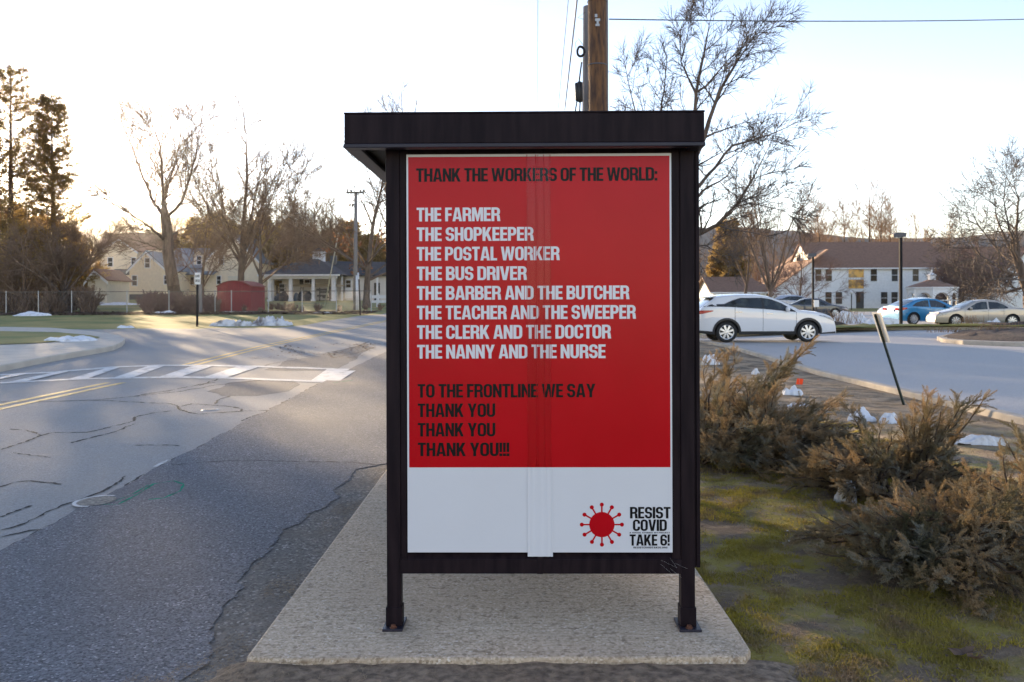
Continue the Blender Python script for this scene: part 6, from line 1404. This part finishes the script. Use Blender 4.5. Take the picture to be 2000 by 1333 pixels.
def juniper(label, base, tips, seed, spr=.17, extra=(), step=.019, start=.25):
    """base points, tips: list of world tip points; branches arch from a base to each tip"""
    rng = random.Random(seed); c = sum((Vector(b) for b in base), Vector())/len(base); e = empty('juniper_shrub', c, label, 'shrub'); segs = []; items = []
    for t in tips:
        t = Vector(t); b = min((Vector(b) for b in base), key=lambda q: (q-t).length)+Vector((rng.gauss(0, .08), rng.gauss(0, .08), 0)); n = 9; L = (t-b).length; pr = b; up = rng.uniform(.03, .14)*L
        pts = [b+(t-b)*(i/n)+Vector((0, 0, up*math.sin(math.pi*i/n)*(1 if t.z < .5 else -.4)))+Vector((rng.gauss(0, .012), rng.gauss(0, .012), rng.gauss(0, .012))) for i in range(n+1)]
        for i in range(n):
            segs.append((*pts[i], *pts[i+1], .014*(1-i/n)+.003, .014*(1-(i+1)/n)+.003))
            d = (pts[i+1]-pts[i]); dl = d.length; d = d.normalized(); f = i/n
            if f < start: continue
            for _ in range(max(1, int(dl/step*1.0))):
                q = pts[i]+d*dl*rng.random(); sd = (d*1.0+perp(d, rng)*rng.uniform(.2, .9)+Vector((0, 0, .12))).normalized(); items.append((q, sd, spr*rng.uniform(.6, 1.15)*(1.1-.35*f)))
        items.append((pts[-1]-d*.05, d, spr*.8))
    V, Fq = seg_mesh(segs, 5); mesh_np('stem', V, Fq, MT['juniper_wood'], e, True)
    V, Fq = place_sprays(items, seed); mesh_np('foliage', V, Fq, MT['juniper'], e)
    return e
def dome_tips(cx, cy, rx, ry, h, n, seed, zb=.02, flat=.9):
    r = random.Random(seed); out = []
    for _ in range(n):
        a = r.uniform(0, 6.283); q = math.sqrt(r.random()); lift = (1-q*q)**flat; x, y = cx+rx*q*math.cos(a), cy+ry*q*math.sin(a)
        out.append((x, y, terr(x, y)+zb+h*lift*r.uniform(.45, 1.08)+r.uniform(.05, .16)))
    return out
j1 = dome_tips(2.15, 8.9, 1.25, 1.5, .62, 170, 1)+dome_tips(2.7, 8.0, .85, .7, .34, 60, 5)
j1 += [P(1588, 668, 9.6), P(1575, 680, 9.5), P(1560, 690, 9.5), P(1540, 700, 9.4), P(1520, 715, 9.2), P(1500, 725, 9.2), P(1480, 742, 9.1), P(1440, 682, 10), P(1425, 695, 10), P(1415, 690, 10.1), P(1400, 700, 10), P(1380, 712, 10), P(1650, 775, 9.3), P(1635, 785, 9.1), P(1620, 790, 9), P(1590, 800, 8.8)]
juniper('greyish brown spreading juniper right beside the shelter post', [(2.0, 9.0, .0), (2.4, 8.6, 0), (1.9, 8.5, 0), (2.2, 9.6, 0)], j1, 401)
j2 = dome_tips(2.95, 6.9, .8, .75, .34, 80, 2)+[P(1925, 776, 6.9), P(1905, 783, 6.9), P(1885, 790, 6.9), P(1870, 785, 7), P(1815, 775, 7), P(1830, 782, 7), P(1800, 788, 7.1), P(1790, 796, 7.1), P(1815, 800, 6.8), P(1840, 805, 6.8), P(1850, 830, 6.8), P(1780, 815, 7), P(1600, 890, 6.6), P(1620, 900, 6.5), P(1590, 905, 6.6), P(1660, 870, 6.7), P(1690, 850, 7), P(1720, 835, 7), P(1860, 860, 7), P(1840, 880, 7), P(1760, 830, 7), P(1740, 850, 6.9), P(1810, 850, 7), P(1790, 870, 6.9), P(1650, 790, 8.2), P(1670, 800, 8.0), P(1820, 820, 6.9), P(1830, 845, 6.9)]
juniper('upright branching juniper in the middle with arching tips toward the lot', [(3.05, 6.85, 0), (3.2, 7.0, 0), (2.85, 6.9, 0)], j2, 402, spr=.15)
j3 = dome_tips(2.75, 4.95, 1.15, .85, .34, 190, 3)+dome_tips(3.6, 5.6, .9, .8, .42, 80, 6)+[P(1975, 870, 5.6), P(1990, 850, 5.7), P(1960, 890, 5.6), P(2010, 880, 5.6), P(1930, 930, 5.4), P(2000, 915, 5.4), P(1985, 840, 5.9)]
juniper('large low juniper mass filling the lower right corner', [(2.7, 5.1, 0), (3.1, 5.2, 0), (2.4, 5.0, 0), (3.6, 5.6, 0)], j3, 403, spr=.145)

def blades(n, xr, yr, hmin, hmax, w, thr, m, label, seed, sc=1.6, ok=None, name='grass'):
    r = np.random.RandomState(seed); P_ = []
    while len(P_) < n:
        y = yr[0]+(yr[1]-yr[0])*r.rand()**1.5; x = xr[0]+(xr[1]-xr[0])*r.rand()
        if noise.noise(Vector((x*sc, y*sc, seed)))+.35*noise.noise(Vector((x*sc*4, y*sc*4, seed))) < thr+.25*r.randn()*.5: continue
        if ok and not ok(x, y): continue
        P_.append((x, y, vz(x, y)))
    P_ = np.array(P_); h = hmin+(hmax-hmin)*r.rand(n, 1); a = r.rand(n)*6.283; u = np.stack([np.cos(a), np.sin(a), 0*a], 1)*w*(.6+.8*r.rand(n, 1))
    tip = P_+np.stack([r.normal(0, .6, n), r.normal(0, .6, n), np.ones(n)], 1)*h
    V = np.stack([P_-u, P_+u, tip], 1).reshape(-1, 3); o = mesh_np(name, V, np.arange(len(V)).reshape(-1, 3), MT[m]); return tag(o, label, 'grass', kind='stuff')
okv = lambda x, y: x > 1.05+.03*math.sin(y*7)
blades(190000, (1.03, 4.2), (2.3, 11), .006, .030, .0030, .10, 'grassblade', 'short mossy green grass beside the concrete pad', 11, sc=2.4, ok=okv)
blades(60000, (1.0, 6.2), (2.2, 24), .008, .032, .0018, -.1, 'straw', 'dry straw coloured grass on the verge', 12, sc=1.1, ok=okv)
def litter(n, xr, yr, L, m, label, seed, ok=None, w=.0012, name='needle_litter', zoff=.018):
    r = np.random.RandomState(seed); P_ = []
    while len(P_) < n:
        x = xr[0]+(xr[1]-xr[0])*r.rand(); y = yr[0]+(yr[1]-yr[0])*r.rand()
        if ok and not ok(x, y, r): continue
        P_.append((x, y, vz(x, y)+zoff+.01*r.rand()))
    P_ = np.array(P_); a = r.rand(n)*6.283; d = np.stack([np.cos(a), np.sin(a), r.normal(0, .12, n)], 1)*L*(.5+.8*r.rand(n, 1)); u = np.stack([-np.sin(a), np.cos(a), 0*a], 1)*w
    V = np.stack([P_-u, P_+u, P_+d], 1).reshape(-1, 3); o = mesh_np(name, V, np.arange(len(V)).reshape(-1, 3), MT[m]); return tag(o, label, 'litter', kind='stuff')
okd = lambda x, y, r: (y < 3.63) and r.rand() < .25+.75*max(0, noise.noise(Vector((x*3, y*3, 1))))+.4*(x < -.6)
litter(5000, (-1.6, 1.5), (2.9, 3.64), .05, 'straw', 'dry pine needles scattered along the front edge of the pad', 21, okd)
litter(1800, (-1.35, -1.13), (3.5, 8), .035, 'straw', 'needle debris caught along the left pad edge', 22, lambda x, y, r: r.rand() < max(0, noise.noise(Vector((y*2.2, 3, 1)))+.1))
litter(6000, (1.1, 3.6), (2.3, 5.0), .04, 'straw', 'dry needles on the soil under the low junipers', 23, lambda x, y, r: r.rand() < .3+max(0, noise.noise(Vector((x*2, y*2, 6)))))
litter(9000, (XD(-100, 58), XD(730, 58)), (55, 61), .35, 'litter', 'reddish brown fallen leaves along the chain link fence', 24, None, .07, 'leaf_litter', .03)
litter(350, (-7.2, -4.0), (22.5, 28), .12, 'litter', 'brown leaf debris in the gutter by the sidewalk corner', 25, lambda x, y, r: r.rand() < max(0, noise.noise(Vector((x*1.2, y*.6, 2)))+.1), .03, 'leaf_litter', .02)
litter(900, (1.2, 4.4), (2.4, 8.5), .028, 'dead_oak', 'small brown dead leaf bits on the moss and under the junipers', 27, lambda x, y, r: r.rand() < .15+max(0, noise.noise(Vector((x*1.5, y*1.5, 9)))), .009, 'leaf_litter', .012)
# a few individual leaves and white chips
def oak_leaf(px, py, s, seed, label):
    g = G(px, py); r = random.Random(seed); pts = []
    for i in range(14):
        t = i/13*2*math.pi; rad = s*(.55+.35*abs(math.sin(t*3.5)))*(1 if abs(math.cos(t)) > .4 else .7); pts.append((g.x+rad*1.5*math.cos(t), g.y+rad*math.sin(t), vz(g.x, g.y)+.035+.3*rad*math.cos(2*t)*.3+.02*r.random()))
    c = (g.x, g.y, vz(g.x, g.y)+.03); mb = MB(); mb.add([c]+pts, [(0, i+1, (i+1) % 14+1) for i in range(14)]); tag(mb.build('dead_leaf', MT['dead_oak'], None), label, 'leaf')
oak_leaf(1880, 1298, .055, 1, 'curled brown oak leaf on the moss in the lower right corner'); oak_leaf(1905, 1310, .03, 2, 'smaller brown leaf beside the curled oak leaf')
oak_leaf(1665, 1110, .03, 3, 'brown leaf at the edge of the large juniper')
for i, (px, py, s, lb) in enumerate(((492, 1311, .012, 'white stone chip on the dirt by the left front pad corner'), (1543, 1073, .012, 'tiny white chip on the moss right of the shelter leg'), (1538, 1052, .008, 'smaller white chip just above the other one'), (655, 1301, .008, 'white chip in front of the middle of the pad'))):
    g = G(px, py); bm = bmesh.new(); bmesh.ops.create_icosphere(bm, subdivisions=1, radius=s)
    for v in bm.verts: v.co *= 1+.4*noise.noise(v.co*90); v.co.z *= .6
    me = bpy.data.meshes.new('stone_chip'); bm.to_mesh(me); bm.free(); o = link('stone_chip', me, MT['snow']); o.location = (g.x, g.y, vz(g.x, g.y)+.02); tag(o, lb, 'stone')
# dry ornamental stems in the beds
def drygrass(px, py, n, h, sp, label, seed, m='twig_tan'):
    g = G(px, py); r = random.Random(seed); segs = []; b = Vector((g.x, g.y, terr(g.x, g.y)+.2))
    for _ in range(n):
        p = b+Vector((r.gauss(0, sp), r.gauss(0, sp*.5), 0)); d = Vector((r.gauss(0, .35), r.gauss(0, .35), 1)).normalized(); q = p+d*h*r.uniform(.5, 1); segs.append((*p, *q, .012, .006))
    V, Fq = seg_mesh(segs, 3); tag(mesh_np('dry_plant', V, Fq, MT[m]), label, 'plant')
drygrass(1945, 662, 90, .45, .45, 'tan dry clump on the mulch island', 1); drygrass(1895, 641, 60, .5, .25, 'orange brown dry clump in front of the beige sedan', 2); drygrass(1640, 640, 60, .9, .5, 'pale dry stems beside the dark sedan nose', 3); drygrass(1855, 660, 50, .25, .4, 'low dry stems at the left tip of the mulch island', 4); drygrass(1610, 641, 50, .8, .5, 'brown twigs in front of the dark sedan', 5, 'twig')

# ------------------------------------------------------------------ the air
hz = MB().box(-2650, -430, -3.0, 2650, 1750, 135).build('haze', None); hz['kind'] = 'stuff'; hz['label'] = 'thin evening haze'
hm = bpy.data.materials.new('haze'); hm.use_nodes = True; n_ = hm.node_tree; n_.nodes.remove(n_.nodes['Principled BSDF'])
pv = n_.nodes.new('ShaderNodeVolumePrincipled'); pv.inputs['Color'].default_value = (.9, .92, .95, 1); pv.inputs['Density'].default_value = .00008; pv.inputs['Anisotropy'].default_value = .86
n_.links.new(pv.outputs[0], n_.nodes['Material Output'].inputs['Volume']); hz.data.materials.append(hm)
